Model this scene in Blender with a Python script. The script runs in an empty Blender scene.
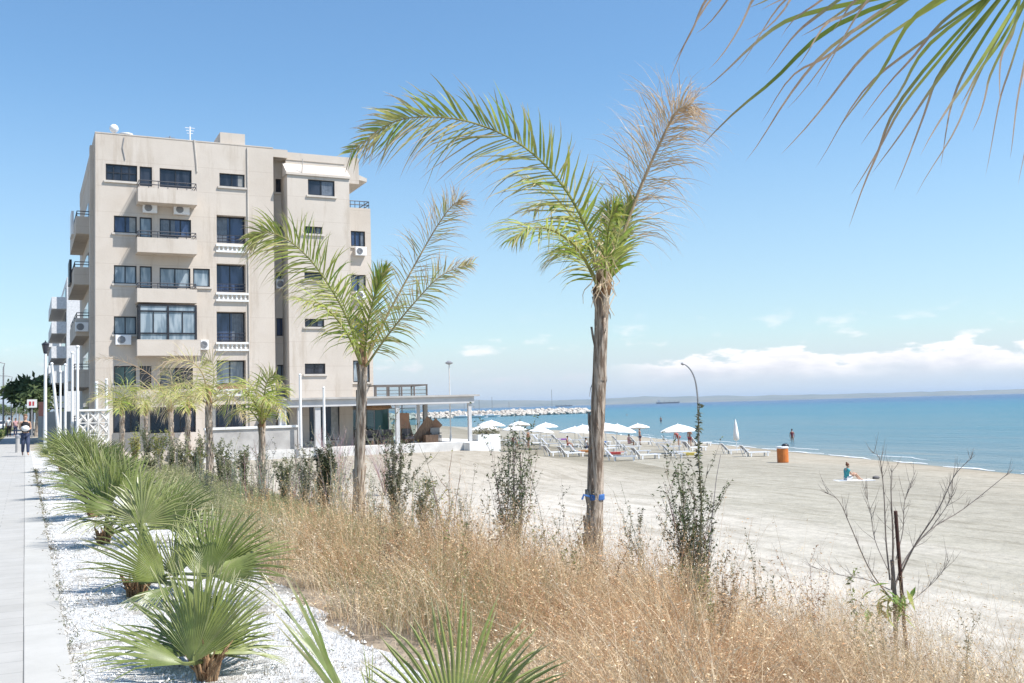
import bpy, bmesh, math, random
import numpy as np
from mathutils import Vector, Matrix, noise as mnoise

rnd = random.Random(7)
sc = bpy.context.scene
COL = sc.collection
V = Vector
R = math.radians
def clamp(a, lo=0.0, hi=1.0): return max(lo, min(hi, a))
def lerp(a, b, t): return a + (b - a) * t
def mixc(a, b, t): return tuple(a[i] + (b[i] - a[i]) * t for i in range(3))
def sstep(a, b, x):
    t = clamp((x - a) / (b - a)); return t * t * (3 - 2 * t)

# ------------------------------------------------------------------ camera
W, H = 1024, 683
FPX = 996.0
EYE = V((0, 0, 1.5))
YAW, PITCH, ROLL = R(26.1), R(3.76), R(1.55)
_f = V((math.sin(YAW) * math.cos(PITCH), math.cos(YAW) * math.cos(PITCH), math.sin(PITCH)))
_r0 = V((math.cos(YAW), -math.sin(YAW), 0))
_u0 = _r0.cross(_f)
_r = _r0 * math.cos(ROLL) - _u0 * math.sin(ROLL)
_u = _u0 * math.cos(ROLL) + _r0 * math.sin(ROLL)
cam = bpy.data.objects.new('camera', bpy.data.cameras.new('camera'))
COL.objects.link(cam)
M = Matrix((_r, _u, -_f)).transposed().to_4x4(); M.translation = EYE
cam.matrix_world = M
cam.data.sensor_width = 36; cam.data.lens = FPX * 36 / W
cam.data.clip_start = 0.05; cam.data.clip_end = 60000
sc.camera = cam

def ray(px, py): return _f + _r * ((px - W / 2) / FPX) + _u * ((H / 2 - py) / FPX)
def at(px, py, d): return EYE + ray(px, py) * d                 # point at depth d along the view axis
def atY(px, py, Y):
    d = ray(px, py); return EYE + d * (Y / d.y)
def atz(px, py, z):
    d = ray(px, py); return EYE + d * ((z - EYE.z) / d.z)

# ------------------------------------------------------------------ terrain height
def shore(Y):
    pts = [(-4000, -500), (-300, -20), (0, 37), (150, 86), (300, 104), (430, 150), (520, 150), (900, 60), (6000, -200)]
    for (a, xa), (b, xb) in zip(pts, pts[1:]):
        if Y <= b: return lerp(xa, xb, clamp((Y - a) / (b - a)))
    return pts[-1][1]
SEA_Z = -2.95
def ground(X, Y):
    xw = shore(Y)
    z = -2.3 * sstep(2.0, 11.0, X)
    near = sstep(44, 59, Y) * (1 - sstep(26, 36, X))
    z = lerp(z, max(z, -1.25), near)
    d = X - xw
    if X > 9:
        zb = lerp(-2.3, -2.86, clamp((X - 9) / max(xw - 9, 4)) ** 1.3)
        if near <= 0: z = zb if X > 11 else min(z, zb) if X > 10.9 else z
        else: z = lerp(zb if X > 11 else z, max(z, -1.25), near)
        if d > -3: z = min(z, lerp(-2.80, -3.1, clamp((d + 3) / 6)))
        if d > 3: z = -3.1 - min(d - 3, 60) * 0.05
    if Y > 600 and d < 0: z = max(z, -2.6)
    return z
def onground(px, py):
    d = ray(px, py); t = 2.0
    while t < 400:
        p = EYE + d * t
        if p.z < ground(p.x, p.y): return V((p.x, p.y, ground(p.x, p.y)))
        t += 0.03 + t * 0.002
    return None
def gat(px, d):
    """point on the ground under image column px at view depth d"""
    y = 450
    for _ in range(6):
        p = at(px, y, d); g = ground(p.x, p.y); y += (p.z - g) / d * FPX
    p = at(px, y, d); return V((p.x, p.y, ground(p.x, p.y)))

def spline(P, n):
    P = [V(p) for p in P]; out = []
    Q = [P[0]*2-P[1]] + P + [P[-1]*2-P[-2]]
    m = len(P)-1
    for i in range(n+1):
        t = i/n*m; k = min(int(t), m-1); u = t-k
        a, b, c, d = Q[k:k+4]
        out.append(.5*((2*b)+(-a+c)*u+(2*a-5*b+4*c-d)*u*u+(-a+3*b-3*c+d)*u**3))
    return out
# ------------------------------------------------------------------ mesh builder
class MB:
    def __init__(s): s.v = []; s.f = []; s.c = []; s.usec = False
    def add(s, verts, faces, col=None):
        o = len(s.v); s.v += [tuple(p) for p in verts]
        s.f += [tuple(i + o for i in f) for f in faces]
        if col is not None: s.usec = True
        if col is None: col = (1, 1, 1)
        if isinstance(col[0], (int, float)): s.c += [col] * len(verts)
        else: s.c += list(col)
    def box(s, a, b, col=None):
        x0, y0, z0 = (min(a[i], b[i]) for i in range(3)); x1, y1, z1 = (max(a[i], b[i]) for i in range(3))
        s.add([(x0,y0,z0),(x1,y0,z0),(x1,y1,z0),(x0,y1,z0),(x0,y0,z1),(x1,y0,z1),(x1,y1,z1),(x0,y1,z1)],
              [(0,3,2,1),(4,5,6,7),(0,1,5,4),(1,2,6,5),(2,3,7,6),(3,0,4,7)], col)
    def obox(s, c, ax, ay, az, col=None):
        c = V(c); P = []
        for k in (-1, 1):
            for i, j in ((-1,-1),(1,-1),(1,1),(-1,1)): P.append(c + V(ax)*i + V(ay)*j + V(az)*k)
        s.add(P, [(0,3,2,1),(4,5,6,7),(0,1,5,4),(1,2,6,5),(2,3,7,6),(3,0,4,7)], col)
    def tube(s, pts, rad, n=6, col=None, cap=True):
        pts = [V(p) for p in pts]; k = len(pts)
        if not isinstance(rad, (list, tuple)): rad = [rad] * k
        vs, fs, cs = [], [], []
        ref = None
        for i in range(k):
            t = (pts[min(i+1,k-1)] - pts[max(i-1,0)])
            t = t.normalized() if t.length > 1e-9 else V((0,0,1))
            if ref is None:
                ref = V((1,0,0)) if abs(t.x) < .8 else V((0,1,0))
            a = (ref - t * ref.dot(t)).normalized(); b = t.cross(a); ref = a
            for j in range(n):
                q = 2*math.pi*j/n
                vs.append(pts[i] + (a*math.cos(q) + b*math.sin(q))*rad[i])
                if col is not None: cs.append(col if isinstance(col[0], (int,float)) else col[i])
        for i in range(k-1):
            for j in range(n):
                fs.append((i*n+j, i*n+(j+1)%n, (i+1)*n+(j+1)%n, (i+1)*n+j))
        if cap:
            fs.append(tuple(range(n-1,-1,-1))); fs.append(tuple((k-1)*n+j for j in range(n)))
        s.add(vs, fs, cs if col is not None else None)
    def lathe(s, prof, c=(0,0,0), n=16, col=None):
        vs = []; c = V(c)
        for r, z in prof:
            for j in range(n):
                q = 2*math.pi*j/n; vs.append(c + V((r*math.cos(q), r*math.sin(q), z)))
        fs = [(i*n+j, i*n+(j+1)%n, (i+1)*n+(j+1)%n, (i+1)*n+j) for i in range(len(prof)-1) for j in range(n)]
        fs.append(tuple(range(n-1,-1,-1))); k = len(prof)-1; fs.append(tuple(k*n+j for j in range(n)))
        s.add(vs, fs, col)
    def ball(s, c, r, nu=10, nv=7, col=None, jit=0.0, rg=None):
        c = V(c)
        if isinstance(r, (int,float)): r = (r,r,r)
        vs = [c + V((0,0,-r[2]))]
        for i in range(1, nv):
            p = -math.pi/2 + math.pi*i/nv
            for j in range(nu):
                q = 2*math.pi*j/nu; k = 1 + (rg.uniform(-jit,jit) if rg else 0)
                vs.append(c + V((r[0]*math.cos(p)*math.cos(q)*k, r[1]*math.cos(p)*math.sin(q)*k, r[2]*math.sin(p)*k)))
        vs.append(c + V((0,0,r[2])))
        fs = [(0, 1+(j+1)%nu, 1+j) for j in range(nu)]
        for i in range(nv-2):
            for j in range(nu): fs.append((1+i*nu+j, 1+i*nu+(j+1)%nu, 1+(i+1)*nu+(j+1)%nu, 1+(i+1)*nu+j))
        L = len(vs)-1; b = 1+(nv-2)*nu
        fs += [(b+j, b+(j+1)%nu, L) for j in range(nu)]
        s.add(vs, fs, col)
    def build(s, name, mat, parent=None, smooth=False, bevel=0.0):
        o0 = parent_world(parent)
        me = bpy.data.meshes.new(name)
        me.from_pydata([(x-o0.x, y-o0.y, z-o0.z) for x, y, z in s.v], [], s.f)
        if s.usec:
            ca = me.color_attributes.new('Col', 'FLOAT_COLOR', 'POINT')
            arr = np.ones((len(s.v), 4), np.float32); arr[:, :3] = np.array(s.c, np.float32)
            ca.data.foreach_set('color', arr.ravel())
        if bevel:
            bm = bmesh.new(); bm.from_mesh(me)
            bmesh.ops.remove_doubles(bm, verts=bm.verts, dist=1e-5)
            bmesh.ops.bevel(bm, geom=[e for e in bm.edges if len(e.link_faces)==2 and e.calc_face_angle(0)>.6], offset=bevel, segments=2, affect='EDGES', profile=.6)
            bm.to_mesh(me); bm.free()
        if smooth: me.polygons.foreach_set('use_smooth', [True]*len(me.polygons))
        me.materials.append(mat)
        o = bpy.data.objects.new(name, me); COL.objects.link(o)
        if parent is not None: o.parent = parent
        return o
def parent_world(p):
    o = V((0,0,0))
    while p is not None: o += p.location; p = p.parent
    return o
def tag(o, label=None, cat=None, group=None, kind=None):
    if label: o['label'] = label
    if cat: o['category'] = cat
    if group: o['group'] = group
    if kind: o['kind'] = kind
    return o
def thing(name, label, cat, loc=(0,0,0), group=None):
    o = bpy.data.objects.new(name, None); COL.objects.link(o); o.location = loc
    o.empty_display_size = .2
    return tag(o, label, cat, group)
def copy_tree(o, parent=None):
    c = o.copy(); COL.objects.link(c); c.parent = parent
    for ch in list(o.children): copy_tree(ch, c)
    return c

# ------------------------------------------------------------------ materials
def newmat(name):
    m = bpy.data.materials.new(name); m.use_nodes = True
    nt = m.node_tree; nt.nodes.clear()
    out = nt.nodes.new('ShaderNodeOutputMaterial')
    return m, nt, out
def N(nt, t, **kw):
    n = nt.nodes.new(t)
    for k, v in kw.items():
        if k.startswith('_'): setattr(n, k[1:], v)
        else: n.inputs[k].default_value = v
    return n
def ramp(nt, fac, stops):
    r = nt.nodes.new('ShaderNodeValToRGB'); e = r.color_ramp.elements
    while len(e) < len(stops): e.new(.5)
    for k, (p, c) in enumerate(stops): e[k].position = p; e[k].color = (*c, 1)
    nt.links.new(fac, r.inputs[0]); return r.outputs[0]
def math_(nt, op, a, b=None, clampit=False):
    n = nt.nodes.new('ShaderNodeMath'); n.operation = op; n.use_clamp = clampit
    for i, x in enumerate((a, b)):
        if x is None: continue
        if isinstance(x, (int,float)): n.inputs[i].default_value = x
        else: nt.links.new(x, n.inputs[i])
    return n.outputs[0]
def mixrgb(nt, fac, a, b, mode='MIX'):
    n = nt.nodes.new('ShaderNodeMix'); n.data_type = 'RGBA'; n.blend_type = mode
    for i, x in ((0, fac), (6, a), (7, b)):
        if isinstance(x, (int,float)): n.inputs[i].default_value = x
        elif isinstance(x, tuple): n.inputs[i].default_value = (*x, 1)
        else: nt.links.new(x, n.inputs[i])
    return n.outputs[2]
def objvec(nt, scale=(1,1,1)):
    tc = nt.nodes.new('ShaderNodeTexCoord'); mp = nt.nodes.new('ShaderNodeMapping'); mp.inputs['Scale'].default_value = scale
    nt.links.new(tc.outputs['Object'], mp.inputs[0]); return mp.outputs[0]
def noise(nt, vec, scale, detail=4, rough=.6):
    n = N(nt, 'ShaderNodeTexNoise', Scale=scale, Detail=detail, Roughness=rough)
    if vec is not None: nt.links.new(vec, n.inputs['Vector'])
    return n.outputs['Fac']
def bump(nt, h, strength, dist):
    b = N(nt, 'ShaderNodeBump', Strength=strength, Distance=dist); nt.links.new(h, b.inputs['Height']); return b.outputs[0]
def mat(name, a, b=None, scale=3.0, vs=(1,1,1), rough=.6, bumpS=0.0, bumpD=.01, bscale=None, metal=0.0, spec=.4, lo=.35, hi=.65):
    m, nt, out = newmat(name)
    p = N(nt, 'ShaderNodeBsdfPrincipled', Roughness=rough, Metallic=metal); p.inputs['Specular IOR Level'].default_value = spec
    v = objvec(nt, vs)
    if b is None: b = tuple(x * .8 for x in a)
    f = noise(nt, v, scale)
    nt.links.new(ramp(nt, f, [(lo, b), (hi, a)]), p.inputs['Base Color'])
    if bumpS: nt.links.new(bump(nt, noise(nt, v, bscale or scale*4), bumpS, bumpD), p.inputs['Normal'])
    nt.links.new(p.outputs[0], out.inputs[0]); return m
def leafmat(name, trans=.35, rough=.5, spec=.3):
    """foliage: colour from the vertex attribute, with light passing through"""
    m, nt, out = newmat(name)
    a = nt.nodes.new('ShaderNodeAttribute'); a.attribute_name = 'Col'
    n = noise(nt, objvec(nt), 9.0, 3)
    c = mixrgb(nt, 1.0, a.outputs['Color'], ramp(nt, n, [(.3, (.75,.75,.75)), (.7, (1.2,1.2,1.15))]), 'MULTIPLY')
    p = N(nt, 'ShaderNodeBsdfPrincipled', Roughness=rough); p.inputs['Specular IOR Level'].default_value = spec
    t = nt.nodes.new('ShaderNodeBsdfTranslucent')
    nt.links.new(c, p.inputs['Base Color']); nt.links.new(c, t.inputs['Color'])
    mx = nt.nodes.new('ShaderNodeMixShader'); mx.inputs[0].default_value = trans
    nt.links.new(p.outputs[0], mx.inputs[1]); nt.links.new(t.outputs[0], mx.inputs[2]); nt.links.new(mx.outputs[0], out.inputs[0])
    return m
MT = {}
MT['leaf'] = leafmat('palm_leaf')
MT['fan'] = leafmat('fan_leaf', .28, .38, .5)
MT['grass'] = leafmat('grass_blade', .3, .7, .1)
MT['stem'] = leafmat('stem', .0, .85, .1)
MT['plain'] = leafmat('painted', .0, .6, .3)
MT['bark'] = mat('palm_bark', (.56,.47,.38), (.21,.155,.115), 3.0, (9,9,.9), .9, .9, .03, 9.0, spec=.1, lo=.42, hi=.58)
MT['fibre'] = mat('palm_fibre', (.42,.28,.16), (.17,.09,.05), 4.0, (8,8,1.5), .9, .6, .02, spec=.1)
MT['white'] = mat('white_paint', (.80,.80,.78), (.70,.70,.68), 1.2, rough=.5)
MT['offwhite'] = mat('weathered_white', (.72,.70,.66), (.55,.53,.50), 1.5, rough=.7, bumpS=.15)
MT['plastic'] = mat('white_plastic', (.82,.82,.82), (.76,.76,.76), 2.0, rough=.35)
MT['canvas'] = mat('white_canvas', (.86,.85,.82), (.80,.79,.76), 1.5, rough=.8)
MT['dark'] = mat('dark_frame', (.018,.02,.025), (.03,.03,.035), 5.0, rough=.4)
MT['steel'] = mat('grey_steel', (.33,.33,.34), (.26,.26,.27), 4.0, rough=.45, metal=.3)
MT['concrete'] = mat('grey_concrete', (.48,.46,.43), (.36,.34,.32), 1.3, rough=.85, bumpS=.2)
MT['wood'] = mat('weathered_wood', (.30,.19,.12), (.16,.10,.065), 3.0, (6,6,1), .8, .3)
MT['orange'] = mat('orange_paint', (.62,.19,.035), (.50,.14,.03), 3.0, rough=.5)
MT['rail'] = mat('rail_metal', (.03,.035,.05), (.05,.05,.06), 4.0, rough=.4)
MT['bluestrap'] = mat('blue_strap', (.05,.16,.42), (.04,.11,.30), 30.0, rough=.7)
MT['rust'] = mat('rusty_stake', (.10,.045,.035), (.05,.03,.025), 12.0, rough=.8)
MT['rock'] = mat('pale_rock', (.62,.57,.50), (.38,.34,.30), .5, rough=.9, bumpS=.6, bumpD=.1)
MT['skin'] = mat('skin', (.52,.32,.22), (.46,.27,.18), 6.0, rough=.5)
MT['tan'] = mat('tanned_skin', (.40,.20,.12), (.33,.16,.10), 6.0, rough=.5)
MT['tyre'] = mat('tyre', (.02,.02,.02), (.03,.03,.03), 6.0, rough=.9)
MT['sill'] = mat('pale_sill', (.60,.55,.48), (.50,.45,.40), 2.0, rough=.8)
MT['brown'] = mat('brown_panel', (.30,.17,.10), (.24,.13,.08), 2.0, rough=.6)
def cmat(name, c, rough=.7): return mat(name, c, tuple(x*.8 for x in c), 6.0, rough=rough)

def glassmat(name, a, b, scale=1.2, rough=.06):
    m, nt, out = newmat(name)
    p = N(nt, 'ShaderNodeBsdfPrincipled', Roughness=rough); p.inputs['Specular IOR Level'].default_value = .6
    f = noise(nt, objvec(nt, (1.6,1.6,.35)), scale, 2)
    nt.links.new(ramp(nt, f, [(.42, a), (.58, b)]), p.inputs['Base Color'])
    nt.links.new(p.outputs[0], out.inputs[0]); return m
MT['glass_dark'] = glassmat('dark_glass', (.012,.015,.025), (.035,.04,.055))
MT['glass_blue'] = glassmat('blue_glass', (.02,.035,.08), (.06,.09,.17))
MT['glass_curtain'] = glassmat('curtained_glass', (.16,.21,.25), (.34,.39,.42), 1.6)
MT['glass_green'] = glassmat('green_glass', (.03,.09,.085), (.07,.15,.14))
def clearglass():
    m, nt, out = newmat('clear_glass')
    g = N(nt, 'ShaderNodeBsdfGlossy', Roughness=.03); t = N(nt, 'ShaderNodeBsdfTransparent'); t.inputs[0].default_value = (.78,.86,.85,1)
    lw = N(nt, 'ShaderNodeLayerWeight', Blend=.25)
    mx = nt.nodes.new('ShaderNodeMixShader')
    nt.links.new(math_(nt, 'ADD', math_(nt, 'MULTIPLY', lw.outputs['Fresnel'], .8), .06, True), mx.inputs[0]); nt.links.new(t.outputs[0], mx.inputs[1]); nt.links.new(g.outputs[0], mx.inputs[2]); nt.links.new(mx.outputs[0], out.inputs[0])
    return m
MT['clear'] = clearglass()

def stucco():
    m, nt, out = newmat('cream_stucco')
    p = N(nt, 'ShaderNodeBsdfPrincipled', Roughness=.9); p.inputs['Specular IOR Level'].default_value = .15
    g = nt.nodes.new('ShaderNodeNewGeometry'); sep = nt.nodes.new('ShaderNodeSeparateXYZ'); nt.links.new(g.outputs['Position'], sep.inputs[0])
    base = ramp(nt, noise(nt, objvec(nt), .35, 5, .65), [(.3, (.52,.455,.385)), (.7, (.60,.535,.465))])
    streak = ramp(nt, noise(nt, objvec(nt, (.9,.9,.10)), .9, 6, .75), [(.36, (.82,.79,.75)), (.47, (1,1,1))])
    c = mixrgb(nt, .8, base, streak, 'MULTIPLY')
    # casting joints at every storey and half storey
    fr = math_(nt, 'FRACT', math_(nt, 'MULTIPLY', math_(nt, 'ADD', sep.outputs[2], 40.3), 1/1.6))
    ln = math_(nt, 'LESS_THAN', fr, .022)
    c = mixrgb(nt, math_(nt, 'MULTIPLY', ln, .28), c, (.33,.26,.2))
    nt.links.new(c, p.inputs['Base Color'])
    nt.links.new(bump(nt, noise(nt, objvec(nt), 7, 5), .25, .02), p.inputs['Normal'])
    nt.links.new(p.outputs[0], out.inputs[0]); return m
MT['stucco'] = stucco()

def sandmat():
    m, nt, out = newmat('sand')
    p = N(nt, 'ShaderNodeBsdfPrincipled', Roughness=.95); p.inputs['Specular IOR Level'].default_value = .1
    g = nt.nodes.new('ShaderNodeNewGeometry'); sep = nt.nodes.new('ShaderNodeSeparateXYZ'); nt.links.new(g.outputs['Position'], sep.inputs[0])
    X, Y = sep.outputs[0], sep.outputs[1]
    d = math_(nt, 'SUBTRACT', X, math_(nt, 'ADD', math_(nt, 'MULTIPLY', Y, .327), 37.0))      # metres from the waterline
    mp = N(nt, 'ShaderNodeMapping'); mp.inputs['Rotation'].default_value = (0,0,R(18)); mp.inputs['Scale'].default_value = (1.0,.16,1)
    nt.links.new(g.outputs['Position'], mp.inputs[0])
    dn = math_(nt, 'ADD', d, math_(nt, 'MULTIPLY', math_(nt, 'SUBTRACT', noise(nt, mp.outputs[0], .22, 3), .5), 14.0))
    base = ramp(nt, math_(nt, 'MULTIPLY', math_(nt, 'ADD', dn, 50.0), 1/56.0, True),
                [(0, (.51,.475,.415)), (.36, (.52,.48,.42)), (.44, (.48,.445,.385)), (.53, (.37,.345,.285)), (.68, (.33,.305,.25)), (.80,(.38,.345,.28)), (.87, (.38,.335,.265)), (.91,(.25,.215,.16)), (1,(.20,.17,.125))])
    c = mixrgb(nt, .75, base, ramp(nt, noise(nt, g.outputs['Position'], 1.1, 6, .72), [(.32, (.78,.77,.745)), (.60, (1.05,1.045,1.03))]), 'MULTIPLY')
    st = ramp(nt, noise(nt, mp.outputs[0], 1.6, 5, .7), [(.38, (.72,.705,.67)), (.5, (1,1,1))])
    c = mixrgb(nt, .7, c, st, 'MULTIPLY')
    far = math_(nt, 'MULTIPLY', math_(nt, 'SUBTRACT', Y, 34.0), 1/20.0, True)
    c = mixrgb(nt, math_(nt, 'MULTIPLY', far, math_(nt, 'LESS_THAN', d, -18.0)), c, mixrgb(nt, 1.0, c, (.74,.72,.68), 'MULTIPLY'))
    # scattered bits of dark seaweed
    sp = ramp(nt, noise(nt, g.outputs['Position'], 5.5, 3, .6), [(.705, (1,1,1)), (.74, (.42,.38,.33))])
    c = mixrgb(nt, .8, c, sp, 'MULTIPLY')
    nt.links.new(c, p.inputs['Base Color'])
    h = math_(nt, 'ADD', math_(nt, 'MULTIPLY', noise(nt, g.outputs['Position'], 2.6, 4, .6), 1.0), math_(nt, 'MULTIPLY', noise(nt, mp.outputs[0], 2.4, 4), .7))
    nt.links.new(bump(nt, h, .6, .14), p.inputs['Normal'])
    nt.links.new(p.outputs[0], out.inputs[0]); return m
MT['sand'] = sandmat()
def gravelmat():
    m, nt, out = newmat('white_gravel')
    p = N(nt, 'ShaderNodeBsdfPrincipled', Roughness=.8); p.inputs['Specular IOR Level'].default_value = .25
    v = objvec(nt)
    vo = N(nt, 'ShaderNodeTexVoronoi', Scale=75.0); nt.links.new(v, vo.inputs['Vector'])
    ed = N(nt, 'ShaderNodeTexVoronoi', Scale=75.0); ed.feature = 'DISTANCE_TO_EDGE'; nt.links.new(v, ed.inputs['Vector'])
    bw = N(nt, 'ShaderNodeRGBToBW'); nt.links.new(vo.outputs['Color'], bw.inputs[0])
    c = ramp(nt, bw.outputs[0], [(.10, (.34,.31,.28)), (.20, (.58,.56,.52)), (.5, (.72,.705,.67)), (.8, (.80,.79,.76))])
    dirt = ramp(nt, noise(nt, v, 1.7, 5, .7), [(.36, (.58,.52,.44)), (.47, (1,1,1))])
    c = mixrgb(nt, .75, c, dirt, 'MULTIPLY')
    nt.links.new(c, p.inputs['Base Color'])
    hh = math_(nt, 'MULTIPLY', ed.outputs['Distance'], 2.5, True)
    nt.links.new(bump(nt, hh, .8, .014), p.inputs['Normal'])
    nt.links.new(p.outputs[0], out.inputs[0]); return m
MT['gravel'] = gravelmat()
def pavemat(name, a, b, bw, bh, mortar):
    m, nt, out = newmat(name)
    p = N(nt, 'ShaderNodeBsdfPrincipled', Roughness=.85); p.inputs['Specular IOR Level'].default_value = .2
    v = objvec(nt)
    br = N(nt, 'ShaderNodeTexBrick', Scale=1.0); br.inputs['Mortar Size'].default_value = .006
    br.inputs['Brick Width'].default_value = bw; br.inputs['Row Height'].default_value = bh
    br.inputs['Color1'].default_value = (*a,1); br.inputs['Color2'].default_value = (*b,1); br.inputs['Mortar'].default_value = (*mortar,1)
    nt.links.new(v, br.inputs['Vector'])
    c = mixrgb(nt, .6, br.outputs[0], ramp(nt, noise(nt, v, 2.2, 6, .7), [(.3, (.82,.82,.81)), (.65, (1.05,1.05,1.05))]), 'MULTIPLY')
    nt.links.new(c, p.inputs['Base Color'])
    nt.links.new(bump(nt, noise(nt, v, 60, 3), .2, .004), p.inputs['Normal'])
    nt.links.new(p.outputs[0], out.inputs[0]); return m
MT['pave'] = pavemat('grey_pavers', (.415,.40,.37), (.39,.375,.345), .6, .3, (.31,.30,.275))
MT['kerb'] = pavemat('kerb_band', (.455,.44,.405), (.435,.42,.385), 1.0, 4.0, (.36,.35,.325))
MT['asphalt'] = mat('asphalt', (.06,.06,.06), (.045,.045,.045), 8.0, rough=.9)
MT['verge'] = mat('verge_soil', (.20,.19,.10), (.12,.12,.06), 3.0, rough=1.0, bumpS=.6, bumpD=.05)
def seamat():
    m, nt, out = newmat('sea_water')
    p = N(nt, 'ShaderNodeBsdfPrincipled', Roughness=.22, IOR=1.33); p.inputs['Specular IOR Level'].default_value = .07
    g = nt.nodes.new('ShaderNodeNewGeometry'); sep = nt.nodes.new('ShaderNodeSeparateXYZ'); nt.links.new(g.outputs['Position'], sep.inputs[0])
    d = math_(nt, 'SUBTRACT', sep.outputs[0], math_(nt, 'ADD', math_(nt, 'MULTIPLY', math_(nt,'MINIMUM', sep.outputs[1], 150.0), .327), 37.0))
    mp = N(nt, 'ShaderNodeMapping'); mp.inputs['Rotation'].default_value = (0,0,R(18)); mp.inputs['Scale'].default_value = (1.0,.25,1); nt.links.new(g.outputs['Position'], mp.inputs[0])
    k = math_(nt, 'POWER', math_(nt, 'MULTIPLY', math_(nt, 'MAXIMUM', d, 0.0), 1/2600.0, True), .40)
    k = math_(nt, 'ADD', k, math_(nt, 'MULTIPLY', math_(nt, 'SUBTRACT', noise(nt, mp.outputs[0], .012, 5, .6), .5), .24))
    k = math_(nt, 'ADD', k, math_(nt, 'MULTIPLY', math_(nt, 'SUBTRACT', noise(nt, mp.outputs[0], .11, 5, .7), .5), .30))
    c = ramp(nt, k, [(0, (.22,.23,.20)), (.07, (.10,.165,.185)), (.26, (.045,.145,.185)), (.42, (.003,.120,.185)), (.62, (.001,.070,.175)), (1, (.001,.034,.125))])
    nt.links.new(c, p.inputs['Base Color'])
    h = math_(nt, 'ADD', math_(nt, 'MULTIPLY', noise(nt, mp.outputs[0], .9, 5, .65), 1.0), math_(nt, 'MULTIPLY', noise(nt, mp.outputs[0], .16, 3), 2.0))
    nt.links.new(bump(nt, h, .55, .6), p.inputs['Normal'])
    nt.links.new(p.outputs[0], out.inputs[0]); return m
MT['sea'] = seamat()
MT['hill'] = mat('dry_hills', (.20,.19,.14), (.10,.12,.09), .002, rough=1.0)

# ------------------------------------------------------------------ world, sun
SUN = V((.413, -.385, .826)).normalized()
elev = math.asin(SUN.z); az = math.atan2(SUN.x, SUN.y)
w = bpy.data.worlds.new('World'); sc.world = w; w.use_nodes = True
nt = w.node_tree; nt.nodes.clear()
sky = nt.nodes.new('ShaderNodeTexSky'); sky.sky_type = 'NISHITA'; sky.sun_disc = False
sky.sun_elevation = elev; sky.sun_rotation = az; sky.altitude = 0; sky.air_density = 1.3; sky.dust_density = 0; sky.ozone_density = 10
tc = nt.nodes.new('ShaderNodeTexCoord'); sp = nt.nodes.new('ShaderNodeSeparateXYZ'); nt.links.new(tc.outputs['Generated'], sp.inputs[0])
azn = math_(nt, 'ARCTAN2', sp.outputs[0], sp.outputs[1]); eln = math_(nt, 'ARCSINE', sp.outputs[2])
cv = nt.nodes.new('ShaderNodeCombineXYZ')
nt.links.new(math_(nt, 'MULTIPLY', azn, 16.0), cv.inputs[0]); nt.links.new(math_(nt, 'MULTIPLY', eln, 46.0), cv.inputs[1])
n1 = noise(nt, cv.outputs[0], 1.25, 7, .55); n2 = noise(nt, cv.outputs[0], .45, 3, .5)
def smooth_(x, a, b): 
    n = nt.nodes.new('ShaderNodeMapRange'); n.interpolation_type = 'SMOOTHSTEP'; n.inputs[1].default_value = a; n.inputs[2].default_value = b
    nt.links.new(x, n.inputs[0]); return n.outputs[0]
top = math_(nt, 'ADD', .047, math_(nt, 'MULTIPLY', math_(nt, 'SUBTRACT', n1, .5), .075))          # ragged cloud tops, about 3 degrees up
band = math_(nt, 'SUBTRACT', top, eln)
puff = math_(nt, 'MULTIPLY', smooth_(band, -.0015, .007), smooth_(eln, .010, .032))
gate = math_(nt, 'MULTIPLY', smooth_(azn, R(30.5), R(36)), smooth_(n2, .25, .5))
puff = math_(nt, 'MULTIPLY', puff, gate)
wisps = math_(nt, 'MULTIPLY', math_(nt, 'MULTIPLY', smooth_(n1, .55, .74), smooth_(eln, .1, .05)), math_(nt, 'MULTIPLY', smooth_(eln, .008, .03), .75))
cl = math_(nt, 'MAXIMUM', math_(nt, 'MULTIPLY', puff, .97), wisps)
ccol = ramp(nt, smooth_(band, -.002, .035), [(0, (7.4,7.0,6.85)), (1, (4.8,4.9,5.2))])
veil = math_(nt, 'MAXIMUM', math_(nt, 'MULTIPLY', smooth_(eln, .105, .012), .92), math_(nt, 'MULTIPLY', smooth_(eln, .34, .05), .32))       # pale sea haze low over the horizon
skyb = mixrgb(nt, veil, mixrgb(nt, 1.0, sky.outputs[0], (1.04,1.06,.98), 'MULTIPLY'), (4.1,4.6,5.1))
skyc = mixrgb(nt, cl, skyb, ccol)
bg = nt.nodes.new('ShaderNodeBackground'); bg.inputs[1].default_value = .1
nt.links.new(skyc, bg.inputs[0])
wo = nt.nodes.new('ShaderNodeOutputWorld'); nt.links.new(bg.outputs[0], wo.inputs[0])
sun = bpy.data.objects.new('sun', bpy.data.lights.new('sun', 'SUN')); COL.objects.link(sun)
sun.data.energy = 4.2; sun.data.angle = R(.53); sun.data.color = (1, .965, .92)
sun.rotation_euler = SUN.to_track_quat('Z', 'Y').to_euler(); sun.location = (0, 0, 60)
sc.view_settings.view_transform = 'Standard'; sc.view_settings.look = 'None'; sc.view_settings.gamma = 1; sc.view_settings.use_curve_mapping = False
sc.view_settings.exposure = .8

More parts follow.
